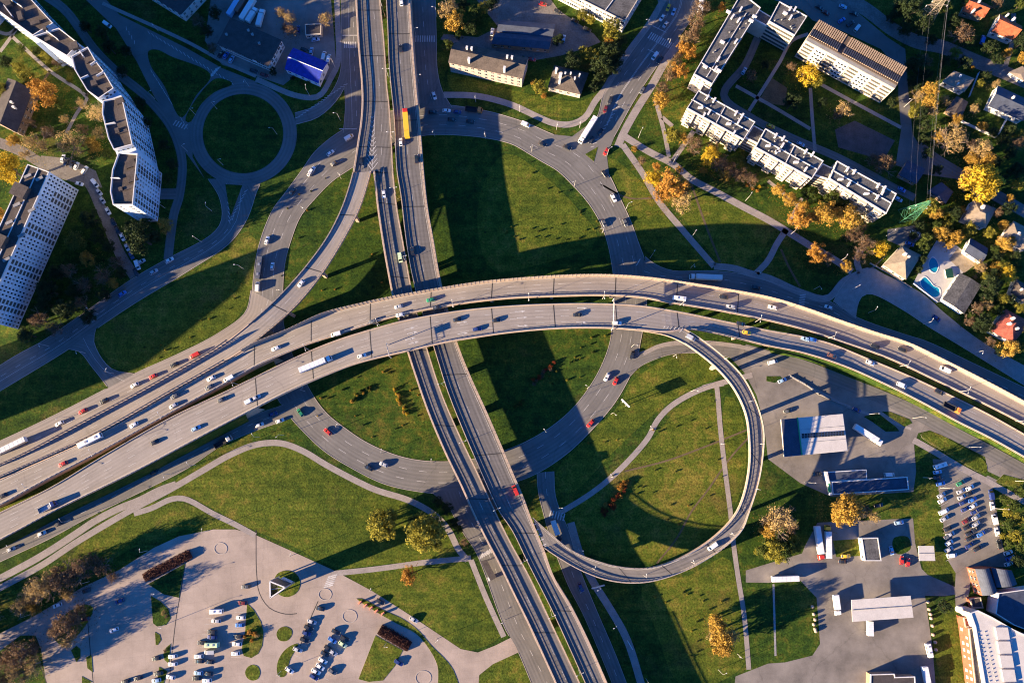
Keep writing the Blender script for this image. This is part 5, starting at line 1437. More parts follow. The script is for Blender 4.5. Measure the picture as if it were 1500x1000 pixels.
def vehicle(x, y, kind, col, where, ang, z=0.06, group=None):
    """ang: heading in degrees, anticlockwise from picture right"""
    global NVEH
    q = P(x, y, z + HT[kind]); NVEH += 1
    nm = KN[kind][1] if 'park' in where or 'yard' in where or kind != 'c' else 'car'
    sc = _rng.uniform(.95, 1.05)
    o = spawn(nm, car_proto(kind, col), (q.x, q.y, z), math.radians(ang), (sc, 1, _rng.uniform(.96, 1.05)))
    o['category'] = KN[kind][0]
    later(o, PC[col][0] + ' ' + KN[kind][0], PC[col][0] + ' ' + {'bus': 'buses', 'minibus': 'minibuses', 'tipper lorry': 'tipper lorries', 'lorry': 'lorries'}.get(KN[kind][0], KN[kind][0] + 's'), where, x, y, group or ('vehicles ' + where))
    return o
def lot(spec, where, ang=0, z=0.06):
    for w in spec.split():
        f = w.split(',')
        a = float(f[3]) if len(f) > 3 else ang + _rng.uniform(-4, 4)
        vehicle(float(f[0]), float(f[1]), f[2][0], f[2][1], where, a, z)
def traffic(spec, where, st, rev=False):
    """vehicles on a strip: heading from the strip, height from its surface"""
    for w in spec.split():
        f = w.split(','); x, y = float(f[0]), float(f[1])
        i = min(range(st.n), key=lambda k: (st.cpx[k].x - x) ** 2 + (st.cpx[k].y - y) ** 2)
        i0, i1 = max(i - 1, 0), min(i + 1, st.n - 1)
        m = lambda k: (st.l[k] + st.r[k]) / 2
        d = m(i1) - m(i0); a = math.degrees(math.atan2(d.y, d.x)) + (180 if rev else 0)
        if len(f) > 3: a += float(f[3])
        vehicle(x, y, f[2][0], f[2][1], where, a, m(i).z + 0.05)
    
traffic('309,554,cw 335,554,vw 256,580,ce 306,567,ce 254,594,cs 196,622,cw 132,645,bw 92,679,cr 3,726,cd', 'on the westbound highway left of the ramp', D['ewn'], True)
traffic('404,510,cw 492,489,vw 547,470,ce 584,449,cs 586,461,cw 631,439,cg 640,450,cd', 'on the upper flyover left of the crossing', D['ewn'], True)
traffic('995,437,mw 1060,435,cd 1071,449,cs 1132,450,cw 1180,496,cl 1282,507,cd 1322,512,cd 1385,541,vw', 'on the upper flyover right of the crossing', D['ewn'], True)
traffic('325,585,ce 365,587,vw 227,647,cd 287,627,cl 70,742,xn 462,533,tw 530,521,cw 375,582,cs', 'on the eastbound highway at left', D['ews'])
traffic('670,468,cd 727,469,cd 699,482,cn 846,461,cd 904,473,cw 1085,474,cd 1094,487,cy', 'on the lower flyover around the crossing', D['ews'])
traffic('1190,497,cb 1219,521,ct 1275,531,cw 1321,564,vw 1376,574,cd 1394,597,xo', 'on the lower flyover descending at right', D['ews'])
traffic('1012,494,vs 1044,800,vw', 'on the round loop ramp', D['loop'])
traffic('529,237,cd', 'on the exit lane at the gore', D['sb0']); traffic('562,284,cw 586,377,vk', 'on the southbound flyover above the crossing', D['sb1'])
traffic('587,71,cd 588,3,cw 595,180,ty 587,208,cw 610,233,cd 604,368,cd 755,718,vr', 'on the northbound flyover', D['nb'], True)  # last black car stands in for a dark blob on the deck
traffic('441,415,cw', 'on the curved exit ramp', D['ramp'])
_rs = RING
traffic('634,164,cd 654,162,cw 670,164,cn 694,161,xo 662,175,cd 689,178,cd 770,182,vw 795,211,cd 831,216,cd', 'on the shaded top of the ring road', _rs)
traffic('886,255,cd 899,290,cw 885,327,ce 916,326,ce 926,520,cd 889,552,cw 902,558,cr 865,620,cr', 'on the right arc of the ring road', _rs)
traffic('511,201,vw 484,224,cw 490,239,ce 457,249,cw 429,280,cd 391,352,cw 380,392,be 399,390,cw 377,420,vw 455,253,cs', 'on the left arc of the ring road', _rs)
traffic('440,604,cg 480,632,cr 540,685,cd 562,680,cs', 'on the lower left arc of the ring road', _rs)
fr = {n: STRIPS[n] for n in STRIPS}
fro = STRIPS['frontage_road']
traffic('636,140,cw', 'on the side road right of the north flyover', fro[0])
traffic('1034,406,tw 1107,421,cd 1214,450,cw', 'on the shaded side road above the right flyover', fro[2], True)
traffic('15,654,tw 87,620,cw 121,602,cr 152,587,cd 197,564,cw 224,551,cr 255,534,cd 285,520,vr', 'on the side road above the west highway', fro[3])
traffic('327,647,xs 226,691,cd 61,781,cw 16,804,cs 87,766,cd 400,606,cn 380,622,cw 410,616,cw', 'on the shaded side road below the west highway', fro[4])
traffic('1372,466,cn', 'on the curved slip road by the pools', STRIPS['slip_road'][0])
traffic('815,777,Td 851,860,cn', 'on the dark spur road under the loop', STRIPS['spur_road'][0])
traffic('207,383,cs 248,381,cw 225,398,cs 179,430,cb', 'on the local road by the slab block', STRIPS['local_road'][0])
av = STRIPS['avenue'][0]
traffic('979,11,cy 970,26,cw 987,17,cl 975,36,cs 1027,5,bw 959.5,82,vw 967,88,cd 941,132,ce 894,147,cd 887,160,cm 861,190,tw 879,194,cd 866,205,cd 888,222,cr', 'on the avenue at the top', av)
lot('157,36,vw,-35', 'on the shaded road between the towers')
# parked groups
lot('345,8,ql,62 356,3,qt,60 363,14,qw,62 369,22,Tw,62 381.5,26,Tw,78', 'in the shaded top yard', 60)
lot('437,43,cn,90 462,58,cl,10 446,73,cd,-20 456,75,cl,85 474,82,vw,80 481,86,vw,80 323,80,cd,60 331,81,cb,60 339,87,cl,65 372,104,cd,-20 387,110,cm,-20', 'parked round the blue roofed shed')
lot('92,232,cw,80 97,237,cd,75 106,241,cd,70 112,243,cw,70 124,249,cw,60 116,269,cw,-15 139,268,vw,-50 145,281,cs,-50 150,293,cs,-55 158,309,cw,-58 166,325,cd,-60 172,337,cd,-62 179,347,cw,-62 186,362,cs,-62 192,374,cn,-60 201,388,vw,-68 199,399,cd,-60', 'parked beside the tower lane')
lot('777,-3,cd,0 795,6,cr,-15 817,17,cd,-30 842,31,cd,-30 860,43,cd,-30 826,57,cl,80 779,87,cr,-10 721,47,cw,80', 'parked in the gravel yard by the warehouses')
lot('1235,10,cl,-20 1251,20,cd,-20 1200,11,cd,-30 1210,19,cm,-30 1233,30,cb,35 1246,35,cd,35 1256,41,vw,52 1090,104,cl,60 1107,189,cb,-25 1115,193,cb,-25 1129,185,cy,-20 1173,211,cl,-25 1321,277.6,cb,-30 1316,291.6,cl,-30', 'parked round the courtyard blocks', 0)
lot('1341,342,vw,-20 1336,349,cn,-20 1333,357,cb,-20 1440,58,vb,70', 'parked among the small houses')
lot('1154,602,ce,10 1146,557,cl,25 1132,530,vw,15 1255,600,cn,-25 1197,694,cd,5 1287,740,cd,10 1272,637,tw,-33', 'at the filling station', 0, .055)
lot('1303,695,vw,2', 'behind the filling station shop', 0)
lot('1377.5,681.5,mw,18 1373.5,691,cl,12 1374,699,cd,5 1378,708,cb,10 1379,725,cs 1380.5,732.5,cw 1383,748.5,vw 1383.5,759,cs 1389,774,cd 1392,782,cs 1388.5,785,ce 1390.5,794.5,cw 1390,804,cs 1395,813,vw,8', 'in the left row of the car park', 26)
lot('1407,707,cg 1407.5,719,cs 1409,727.5,cs 1411,735.5,cn 1414,745,cn 1415.5,762.5,cm 1416.5,771.5,cd 1420,780.5,cd 1421,788,cd 1420,798.5,cn', 'in the middle row of the car park', 28)
lot('1420.5,714,cw 1420,723,cd 1424.5,731.5,cb 1425.5,740.5,cw 1428,749,cn 1429.5,757,cs 1429.5,767,cs 1428,775,cd 1437,781.5,cb 1431.5,803,cd', 'in the inner right row of the car park', 28)
lot('1452.5,724.5,vn 1453.5,741,cw 1457.5,760.5,vw 1460.5,778.5,cw 1463.5,797,cd', 'in the right edge row of the car park', 98)
lot('1477,809,cw,20 1480,817,cb,20 1478,825,cw,20', 'by the hedge below the car park')
lot('1200,795,tr,-84 1213,793,ta,88 1150,847,qw,2 1226,886,Tw,-85 1274,915,Tw,88 1361,952,mw,-80 1357,992,Tw,-82 1317,765,cl,8 1235,822,cd,0 1239,814,cy,3 1306,806,cl,-80 1321,820,cr,80 1330,823,cr,80', 'in the truck yard', 0)
W1 = 'in the left rows of the plaza'
lot('229,964,cd,190 232,986,cd,190 229,996,cl,190 253,960.7,cw,185 253,972,cw,182 250,991,cw,170 202,993,cd,195 184,998,cd,195', 'by the left islands of the plaza', 185)
lot('317,894.7,mw,182 316.7,909,cs 310.7,925,cd 310.7,932.7,cn 296,941,cd 311,943.6,mk,0 307,954.7,vs 291,960.7,cw 292,968,cd 306.7,969,cd 290.7,985,cl 305,986,cd 288,993,cd 303,996,cw', 'in the middle cluster of the plaza', 180)
lot('355,882.7,cm 353,904,cw 351,915,cb 348.7,932,cd 347,942.7,cw 345,956.7,cw', 'parked against the crescent island', 180)
lot('126,865,cd,200 84,886,cw,200 175,880,cn,200 125,906,cm,190 167,922,cw,200', 'driving across the shaded plaza corner')
lot('360,859,ce,185 469,891,cd,170 457,910,cs 452,919,cd 449,927,cn 446,937,cd 436,951,cs 424,981,cw,-30', 'in the row right of the oval island', -20)
lot('492,925,cd 487,937,cb 502,943,ck 505,935,cd 481,949,cd 488,955,cs 476,957,cd 473,967,cw 469,976,cw 463,983,cw 460,991,cn 487,983,ce', 'in the double row of the lower plaza', -29)
lot('584,970,cn,-30 557,881,cd,-30 606,907,cs,-30', 'on the plaza access road')
# ------------------------------------------------------------------ trees
BARK = mat('bark', (.075, .055, .042), .95, .3, 2)
LEAF = {'orange': ((.18, .080, .014), (.33, .155, .028), (.46, .25, .05)), 'gold': ((.19, .11, .02), (.34, .20, .035), (.46, .30, .06)), 'yellow': ((.28, .18, .015), (.44, .29, .02), (.56, .40, .04)),
        'tan': ((.20, .135, .055), (.33, .225, .09), (.45, .32, .14)), 'brown': ((.075, .048, .03), (.14, .085, .048), (.22, .135, .07)), 'green': ((.022, .042, .010), (.055, .080, .016), (.11, .125, .025)),
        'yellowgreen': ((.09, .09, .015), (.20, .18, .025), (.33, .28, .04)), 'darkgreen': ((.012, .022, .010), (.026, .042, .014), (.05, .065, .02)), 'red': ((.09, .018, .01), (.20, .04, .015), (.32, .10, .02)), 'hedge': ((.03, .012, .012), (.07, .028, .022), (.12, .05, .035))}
LM = {k: leaf_mat('leaves ' + k, *v) for k, v in LEAF.items()}
def leafclump(mb, c, r, n, s, rng, flat=1.0):
    for _ in range(n):
        d = Vector((rng.gauss(0, 1), rng.gauss(0, 1), rng.gauss(0, 1) * flat)); d = d.normalized() * r * rng.random() ** .45
        p = c + d
        nn = (d.normalized() + Vector((rng.uniform(-.8, .8), rng.uniform(-.8, .8), rng.uniform(-.3, .9)))).normalized()
        u = nn.orthogonal().normalized(); u.rotate(Matrix.Rotation(rng.uniform(0, 6.28), 3, nn)); w = nn.cross(u)
        a, b = s * rng.uniform(.7, 1.3), s * rng.uniform(.45, .9)
        mb.face([p - u * a, p - w * b, p + u * a, p + w * b])
def crown_mesh(kind, v):
    """unit crown: radius about 1 round (0,0,0); dense or thin"""
    rng = random.Random(hash_(kind) + v * 77)
    mb = MB()
    thin = kind in ('tan', 'brown')
    nc = 40 if thin else 50
    lop = [Vector((rng.uniform(-.35, .35), rng.uniform(-.35, .35), 0)) for _ in range(3)]
    for i in range(nc):
        d = Vector((rng.gauss(0, 1), rng.gauss(0, 1), rng.gauss(0, .9) + .25)).normalized()
        rad = (.80 if i % 4 else .42) * rng.uniform(.72, 1.08)
        c = Vector((d.x, d.y, d.z * .95)) * rad + lop[i % 3] * .6
        leafclump(mb, c, rng.uniform(.2, .34), 34 if thin else 50, .050 if thin else .060, rng)
    return mb
def hash_(s): return sum((i + 3) * ord(ch) for i, ch in enumerate(s))
def limb_mesh(v, twiggy):
    """trunk and limbs for a unit crown centred at z=0, foot at z=-1.6"""
    rng = random.Random(900 + v); mb = MB()
    mb.tube((0, 0, -1.75), (.02, .02, -.55), .085, .06, 7)
    for i in range(7):
        a = 6.28 * i / 7 + rng.uniform(-.4, .4); e = rng.uniform(.3, 1.2)
        p = Vector((.02, .02, rng.uniform(-.75, -.5))); q = p + Vector((math.cos(a) * math.cos(e), math.sin(a) * math.cos(e), math.sin(e))) * rng.uniform(.7, 1.0)
        mb.tube(p, q, .042, .02, 5)
        for k in range(5 if twiggy else 3):
            t = rng.uniform(.35, 1); s = p.lerp(q, t); d = (q - p).normalized() + Vector((rng.uniform(-.8, .8), rng.uniform(-.8, .8), rng.uniform(-.2, .7)))
            e2 = s + d.normalized() * rng.uniform(.3, .55); mb.tube(s, e2, .018, .007, 4)
            if twiggy:
                for _ in range(4):
                    d2 = d.normalized() + Vector((rng.uniform(-.9, .9), rng.uniform(-.9, .9), rng.uniform(-.4, .8))); mb.tube(s.lerp(e2, rng.uniform(.3, 1)), s.lerp(e2, .8) + d2.normalized() * .3, .009, .004, 3, cap=False)
    return mb.mesh('trunk', mat('bark pale', (.20, .15, .11), .9, .3, 2) if twiggy else BARK)
_tm = {}
def tree_parts(kind, v):
    if (kind, v) not in _tm:
        _tm[kind, v] = [('crown', crown_mesh(kind, v).mesh('crown', LM[kind]), []), ('trunk', _tm.setdefault(('limb', v, kind in ('tan', 'brown')), limb_mesh(v, kind in ('tan', 'brown'))), [])]
    return _tm[kind, v]
TN = {'orange': 'orange autumn tree', 'gold': 'golden autumn tree', 'yellow': 'bright yellow tree', 'tan': 'half bare tree', 'brown': 'bare brown tree', 'green': 'green tree', 'yellowgreen': 'yellow green tree', 'darkgreen': 'dark green tree'}
_tr = random.Random(5)
def trees(spec, where):
    for w in spec.split():
        f = w.split(','); x, y, r, k = float(f[0]), float(f[1]), float(f[2]), f[3]
        rad = r * .335 * (1.16 if r > 5.5 else 1.0)
        hz = rad * _tr.uniform(1.35, 1.65)
        q = P(x, y, hz)
        sz = _tr.uniform(.9, 1.15)
        o = spawn('tree' if r > 5.5 else 'shrub', tree_parts(k, _tr.randrange(3)), (q.x, q.y, 0), _tr.uniform(0, 6.28), (rad, rad * _tr.uniform(.88, 1.1), rad * sz))
        up = 1.72 * 1.0
        for c in CH_Z(o): c.location.z = min(up, hz / (rad * sz)) if r > 5.5 else .7
        nm = TN[k] if r > 5.5 else TN[k].replace('tree', 'shrub')
        o['category'] = 'tree' if r > 5.5 else 'shrub'
        later(o, nm, nm + 's', where, x, y, 'trees and shrubs ' + where)
        if k in LITTER and r > 5.5:
            for _ in range(int(r * 7)):
                aa, rr = _tr.uniform(0, 6.283), rad * 1.55 * _tr.random() ** .6; s_ = _tr.uniform(.12, .30); t_ = _tr.uniform(0, 3.14)
                cx, cy = q.x + rr * math.cos(aa), q.y + rr * math.sin(aa); u_ = Vector((math.cos(t_), math.sin(t_), 0)) * s_; v_ = Vector((-u_.y, u_.x, .02)) * .7; c_ = Vector((cx, cy, .14))
                LITTER[k].face([c_ - u_, c_ - v_, c_ + u_, c_ + v_])
LITTER = {k: MB() for k in ('orange', 'gold', 'yellow', 'tan', 'brown')}
def CH_Z(o): return [c for c in LAST if c.parent is o]
LAST = []
_sp = spawn
def spawn(name, proto, loc, rz=0.0, sc=1.0):
    n0 = len(COL.objects)
    o = _sp(name, proto, loc, rz, sc)
    LAST.clear(); LAST.extend(list(COL.objects)[n0:])
    return o
trees('63,138,19,orange 40,112,11,yellowgreen 15,248,22,yellow 52,208,16,tan 103,212,18,tan 135,212,11,gold 143,165,14,tan 118,152,8,tan 55,75,7,green 70,86,7,yellowgreen 84,92,8,brown 3,130,10,yellowgreen 0,315,9,orange 64,82,6,yellowgreen 45,180,8,brown 47,70,5,green 30,100,9,yellowgreen 85,150,9,green 70,195,10,brown 20,205,9,gold 95,175,7,tan 120,190,9,brown 145,195,9,tan 125,130,6,green 100,115,5,yellowgreen 8,90,9,darkgreen 30,70,7,green 155,225,7,green 35,225,8,tan', 'left of the staggered towers')
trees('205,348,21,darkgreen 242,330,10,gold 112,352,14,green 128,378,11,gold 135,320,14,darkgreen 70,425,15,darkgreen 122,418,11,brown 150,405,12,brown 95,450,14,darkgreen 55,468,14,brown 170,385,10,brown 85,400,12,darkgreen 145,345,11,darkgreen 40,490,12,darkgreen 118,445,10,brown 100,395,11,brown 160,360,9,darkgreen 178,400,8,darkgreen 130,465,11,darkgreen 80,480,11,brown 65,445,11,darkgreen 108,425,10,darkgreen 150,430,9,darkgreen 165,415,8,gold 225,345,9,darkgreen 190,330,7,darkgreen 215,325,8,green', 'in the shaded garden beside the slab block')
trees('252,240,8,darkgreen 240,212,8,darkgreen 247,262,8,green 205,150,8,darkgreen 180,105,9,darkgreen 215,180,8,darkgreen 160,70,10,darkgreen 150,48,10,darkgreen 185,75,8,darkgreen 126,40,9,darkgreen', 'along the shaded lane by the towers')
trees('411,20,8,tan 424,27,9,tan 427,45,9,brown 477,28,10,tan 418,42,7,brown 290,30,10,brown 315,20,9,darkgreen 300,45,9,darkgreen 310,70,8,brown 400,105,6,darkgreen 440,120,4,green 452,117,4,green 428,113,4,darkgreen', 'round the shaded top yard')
trees('655,10,14,tan 665,32,14,gold 697,20,12,green 708,12,9,yellowgreen 655,67,8,green 680,8,10,darkgreen 720,5,11,darkgreen 690,42,10,darkgreen 672,52,6,green', 'above the pink house')
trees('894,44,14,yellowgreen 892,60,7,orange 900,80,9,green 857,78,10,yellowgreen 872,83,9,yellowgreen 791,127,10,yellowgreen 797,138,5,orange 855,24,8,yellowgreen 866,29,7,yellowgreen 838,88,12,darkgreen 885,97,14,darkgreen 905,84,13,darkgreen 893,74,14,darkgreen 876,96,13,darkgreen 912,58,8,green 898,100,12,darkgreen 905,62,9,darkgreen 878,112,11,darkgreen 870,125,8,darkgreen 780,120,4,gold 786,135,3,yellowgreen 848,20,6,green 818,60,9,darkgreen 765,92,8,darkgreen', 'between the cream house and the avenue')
trees('1027,12,13,brown 1019,30,13,brown 1015,52,12,brown 1001,70,9,orange 1010,77,11,orange 993,88,9,brown 995,104,12,orange 981,110,10,brown 971,130,10,brown 968,146,12,gold 1057,10,7,orange 1004,58,9,tan 984,96,8,tan', 'lining the right side of the avenue')
trees('985,197,11,yellowgreen 1002,202,8,gold 1016,212,13,brown 1039,230,13,yellow 1052,238,12,brown 1068,246,12,brown 1045,215,9,brown 1062,256,9,gold 1085,255,11,brown 1100,262,10,brown 930,217,5,gold 1095,271,3,orange 1103,276,3,orange 1110,279,3,orange 1113,273,3,yellow 1030,250,6,gold', 'before the left stepped block')
trees('984,268,20,orange 957,260,12,yellow 997,293,15,tan 972,280,13,orange 1003,275,10,gold 940,235,6,brown 962,243,6,orange', 'on the lawn between the forked footpaths')
trees('1171,320,15,orange 1206,312,18,gold 1242,318,18,gold 1157,292,11,gold 1195,370,13,orange 1239,391,8,gold 1212,377,9,brown 1267,358,14,brown 1250,342,12,brown 1288,364,12,yellow 1187,287,11,green 1217,290,13,green 1233,300,11,green 1262,330,9,brown 1140,278,9,gold 1258,375,9,brown 1178,300,8,gold', 'before the right stepped blocks')
trees('1184,109,15,yellow 1196,118,11,yellowgreen 1159,97,7,brown 1237,160,12,tan 1160,150,12,darkgreen 1297,240,16,brown 1280,235,10,brown 1100,110,8,brown 1228,168,8,brown 1205,150,8,darkgreen 1120,95,7,darkgreen 1305,150,7,darkgreen 1133,210,5,darkgreen', 'in the block courtyard')
trees('1433,267,24,yellow 1448,258,18,yellow 1420,262,16,gold 1440,282,14,yellow 1395,204,20,tan 1437,220,15,tan 1448,236,12,gold 1424,232,10,gold 1425,212,8,brown', 'beside the lane under the power line')
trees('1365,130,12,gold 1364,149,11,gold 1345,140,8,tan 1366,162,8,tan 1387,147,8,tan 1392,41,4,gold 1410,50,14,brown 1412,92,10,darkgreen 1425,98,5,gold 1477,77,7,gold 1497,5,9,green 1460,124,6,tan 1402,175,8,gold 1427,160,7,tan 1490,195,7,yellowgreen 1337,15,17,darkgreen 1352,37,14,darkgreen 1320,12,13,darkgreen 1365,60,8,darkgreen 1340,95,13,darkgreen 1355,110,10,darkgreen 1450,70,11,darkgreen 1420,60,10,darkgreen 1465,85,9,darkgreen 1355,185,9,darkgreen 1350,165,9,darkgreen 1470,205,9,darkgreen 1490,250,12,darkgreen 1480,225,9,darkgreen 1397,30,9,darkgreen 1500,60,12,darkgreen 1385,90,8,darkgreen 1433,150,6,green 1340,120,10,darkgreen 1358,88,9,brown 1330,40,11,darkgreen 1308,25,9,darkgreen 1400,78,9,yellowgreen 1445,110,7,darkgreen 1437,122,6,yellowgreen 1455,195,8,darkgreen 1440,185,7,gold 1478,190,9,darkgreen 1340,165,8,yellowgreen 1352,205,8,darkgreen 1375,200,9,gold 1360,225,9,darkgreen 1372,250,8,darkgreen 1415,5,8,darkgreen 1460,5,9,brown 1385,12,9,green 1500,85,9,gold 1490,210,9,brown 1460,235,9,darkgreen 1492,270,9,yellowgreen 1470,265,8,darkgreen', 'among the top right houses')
trees('1362,303,12,yellowgreen 1372,312,9,gold 1380,342,11,gold 1400,347,11,gold 1420,335,10,yellowgreen 1472,357,12,gold 1480,350,8,gold 1435,390,9,tan 1475,400,12,yellow 1468,392,9,yellowgreen 1445,445,8,tan 1432,452,9,brown 1470,437,8,yellowgreen 1492,452,8,yellowgreen 1360,350,9,green 1352,362,9,green 1480,509,13,gold 1452,418,13,darkgreen 1457,403,9,darkgreen 1440,470,11,darkgreen 1478,305,10,darkgreen 1398,312,9,darkgreen 1375,330,8,green 1388,330,8,yellowgreen 1410,345,7,yellowgreen 1435,480,9,darkgreen 1448,432,10,darkgreen 1487,375,8,darkgreen 1420,470,7,brown 1350,380,7,darkgreen 1345,395,6,darkgreen 1497,430,7,green 1460,310,8,brown 1480,290,6,gold 1462,375,8,darkgreen 1395,325,7,green 1345,330,8,darkgreen 1337,345,7,darkgreen 1390,358,6,gold 1450,340,8,yellowgreen 1470,330,7,gold 1457,365,7,green 1460,390,7,gold 1490,392,8,green 1445,405,7,yellowgreen 1465,412,7,darkgreen 1480,440,8,darkgreen 1462,455,8,green 1450,480,8,darkgreen 1495,505,9,green 1467,515,8,darkgreen 1450,500,7,brown 1425,462,6,green 1498,480,7,yellowgreen 1430,405,4,tan 1408,310,7,gold 1385,310,7,yellowgreen', 'among the houses round the pools')
trees('1140,762,20,tan 1125,775,12,gold 1155,770,13,brown 1150,755,12,tan 1241,743,21,gold 1232,755,14,gold 1252,750,13,tan 1150,805,14,green 1132,806,13,yellowgreen 1143,815,9,yellowgreen 1158,790,10,yellowgreen 1125,795,9,green 1165,800,9,green 1118,808,9,green 1280,757,8,tan 1268,748,8,brown 1140,790,10,green', 'between the filling station and the truck yard')
trees('1050,912,12,gold 1056,928,15,gold 1058,946,14,gold 1066,935,13,tan 1048,930,11,tan 1046,905,7,yellowgreen 1110,808,5,yellowgreen', 'on the lawn below the loop')
trees('560,766,19,yellowgreen 566,775,13,yellowgreen 552,772,12,yellowgreen 568,756,12,yellowgreen 624,780,23,yellowgreen 636,772,15,yellowgreen 614,791,14,yellowgreen 634,793,14,yellowgreen 555,758,10,yellowgreen 612,768,12,green 597,843,11,orange 665,765,7,darkgreen 655,745,8,darkgreen 640,735,7,darkgreen 680,793,6,brown 672,775,6,green', 'on the lawn above the plaza')
trees('60,862,17,tan 88,845,17,brown 118,834,16,brown 35,888,14,tan 148,830,12,brown 45,872,12,tan 75,850,14,tan 105,845,13,brown 135,822,11,brown 165,845,7,brown 100,870,9,tan 50,890,9,gold', 'in the belt along the left plaza road')
trees('95,918,18,brown 108,905,13,brown 100,938,11,tan 80,925,10,tan 118,895,9,brown 30,955,18,brown 12,968,14,brown 45,975,13,tan 30,985,14,tan 10,990,12,brown 50,950,8,brown', 'on the islands of the left plaza corner')
trees('-60,905,22,brown -95,935,22,tan -130,960,22,brown -40,930,18,tan -75,975,20,brown -170,985,22,tan -110,1005,20,brown -30,1010,16,brown -150,925,20,tan -15,900,12,brown', 'beyond the lower left edge')
trees('364,926,4,orange 372,928,4,orange 358,932,3,orange 368,938,3,orange 375,932,4,tan 241,953,3,brown 238,898,4,tan 242,903,3,brown', 'on the small plaza islands')
trees('1478,770,9,green 1488,785,9,yellowgreen 1492,760,9,yellowgreen 1485,740,8,green 1498,800,10,green 1475,750,6,yellowgreen 1495,720,8,green 1470,730,6,green 1489,822,10,darkgreen 1385,888,9,darkgreen 1408,900,5,green 1478,795,7,green 1470,785,5,yellowgreen', 'in the hedge right of the car park')
# shrub rows
def shrubs(line, n, r, kinds, where, seed=1, jit=.8):
    rng = random.Random(seed); a = pts(line); out = []
    for i in range(n):
        t = i / (n - 1) * (len(a) - 1); k = min(int(t), len(a) - 2); f = t - k
        x = a[k][0] + (a[k + 1][0] - a[k][0]) * f + rng.uniform(-jit, jit) * r; y = a[k][1] + (a[k + 1][1] - a[k][1]) * f + rng.uniform(-jit, jit) * r
        out.append('%.1f,%.1f,%.1f,%s' % (x, y, r * rng.uniform(.75, 1.3), rng.choice(kinds)))
    trees(' '.join(out), where)
shrubs('921,706 908,722 893,742 884,750', 20, 3.6, ['red', 'red', 'red', 'orange'] if False else ['red2', 'red2', 'orange'], 'in the red clump inside the loop', 3, 1.5) if False else None
TN['red'] = 'dark red tree'
shrubs('921,706 908,722 893,742 884,750', 22, 3.6, ['red', 'red', 'red', 'orange'], 'in the red clump inside the loop', 3, 1.4)
shrubs('578,571 584,585 595,607', 13, 2.6, ['yellow', 'gold'], 'in the yellow row on the lawn', 4)
shrubs('514,586 528,576 543,566', 13, 2.6, ['green', 'yellowgreen', 'gold'], 'in the green row on the lawn', 5, 1.2)
shrubs('781,560 796,548 809,533', 12, 3.4, ['brown', 'brown', 'red'], 'in the shaded clump below the flyover', 6)
shrubs('757,596 766,588', 4, 3.4, ['green', 'darkgreen'], 'in the small shaded green clump', 7)
shrubs('470,600 490,575 560,545 600,560 620,600 560,640 520,615', 16, 1.6, ['green', 'darkgreen', 'gold'], 'scattered over the lawn left of the flyover', 8, 6)
shrubs('780,240 850,300 870,340 800,350 720,340 830,330', 26, 1.5, ['green', 'yellowgreen', 'darkgreen'], 'scattered over the upper ring lawn', 9, 9)
shrubs('860,650 960,640 1040,590 1050,700 1000,760 940,720 900,700 980,700', 26, 1.5, ['green', 'darkgreen', 'gold'], 'scattered over the lawn inside the loop', 10, 9)
shrubs('960,870 1040,860 1060,940 1000,960 1040,900', 18, 1.6, ['green', 'darkgreen', 'yellowgreen'], 'scattered over the lawn below the loop ramp', 12, 9)
shrubs('870,500 850,540 800,560 840,520 885,490', 14, 1.6, ['green', 'yellowgreen'], 'scattered over the lower ring lawn', 13, 7)
shrubs('430,300 470,270 420,400 500,420 560,420 540,370', 16, 1.5, ['green', 'darkgreen', 'gold'], 'scattered over the lawn by the exit ramp', 14, 8)
shrubs('200,520 260,500 340,430 350,400', 16, 1.5, ['green', 'yellowgreen'], 'scattered over the left triangular lawn', 15, 8)
shrubs('1350,800 1365,790 1380,780', 3, 1.4, ['green'], 'on the verge of the truck yard', 16)
for k, b in LITTER.items():
    if b.f: b.build('fallen_leaves', LM[k], kind='stuff')
# clipped hedges on the plaza
def hedge(label, a, b, w, h):
    p, q = P(a[0], a[1], h / 2), P(b[0], b[1], h / 2); rng = random.Random(int(a[0])); mb = MB(); p.z = q.z = 0
    n = int((q - p).length / .55); r = w / 2
    for i in range(n):
        c = p.lerp(q, (i + .5) / n); e = math.sqrt(max(.15, 1 - max(0, abs(i / n - .5) * 2 - .85) * 4))
        d = (q - p).normalized(); s = Vector((-d.y, d.x, 0))
        for _ in range(44):
            u = rng.uniform(-1, 1); z = h * math.sqrt(max(0, 1 - (abs(u) ** 3))) * rng.uniform(.15, 1) * (1 if rng.random() < .4 else 1)
            z = max(z, h * .95 * (1 - abs(u) ** 4)) if rng.random() < .5 else z
            leafclump(mb, c + s * (u * r * e) + Vector((0, 0, z)), .25, 1, .3, rng)
    core = MB(); dd = (q - p); c = (p + q) / 2; core.box((c.x, c.y, 0), dd.length, w * .8, h * .75, math.atan2(dd.y, dd.x))
    mb.v_off = len(mb.v)
    for f, m in zip(core.f, core.m): mb.face([core.v[i] for i in f], 0)
    tag(mb.build('hedge', LM['hedge']), label, 'hedge', 'clipped hedges on the plaza')
hedge('long clipped dark red hedge along the shaded plaza road', (211, 846), (279, 811), 5.0, 1.8)
hedge('clipped dark red hedge on the wedge lawn by the access road', (556, 921), (600, 947), 5.5, 2.0)
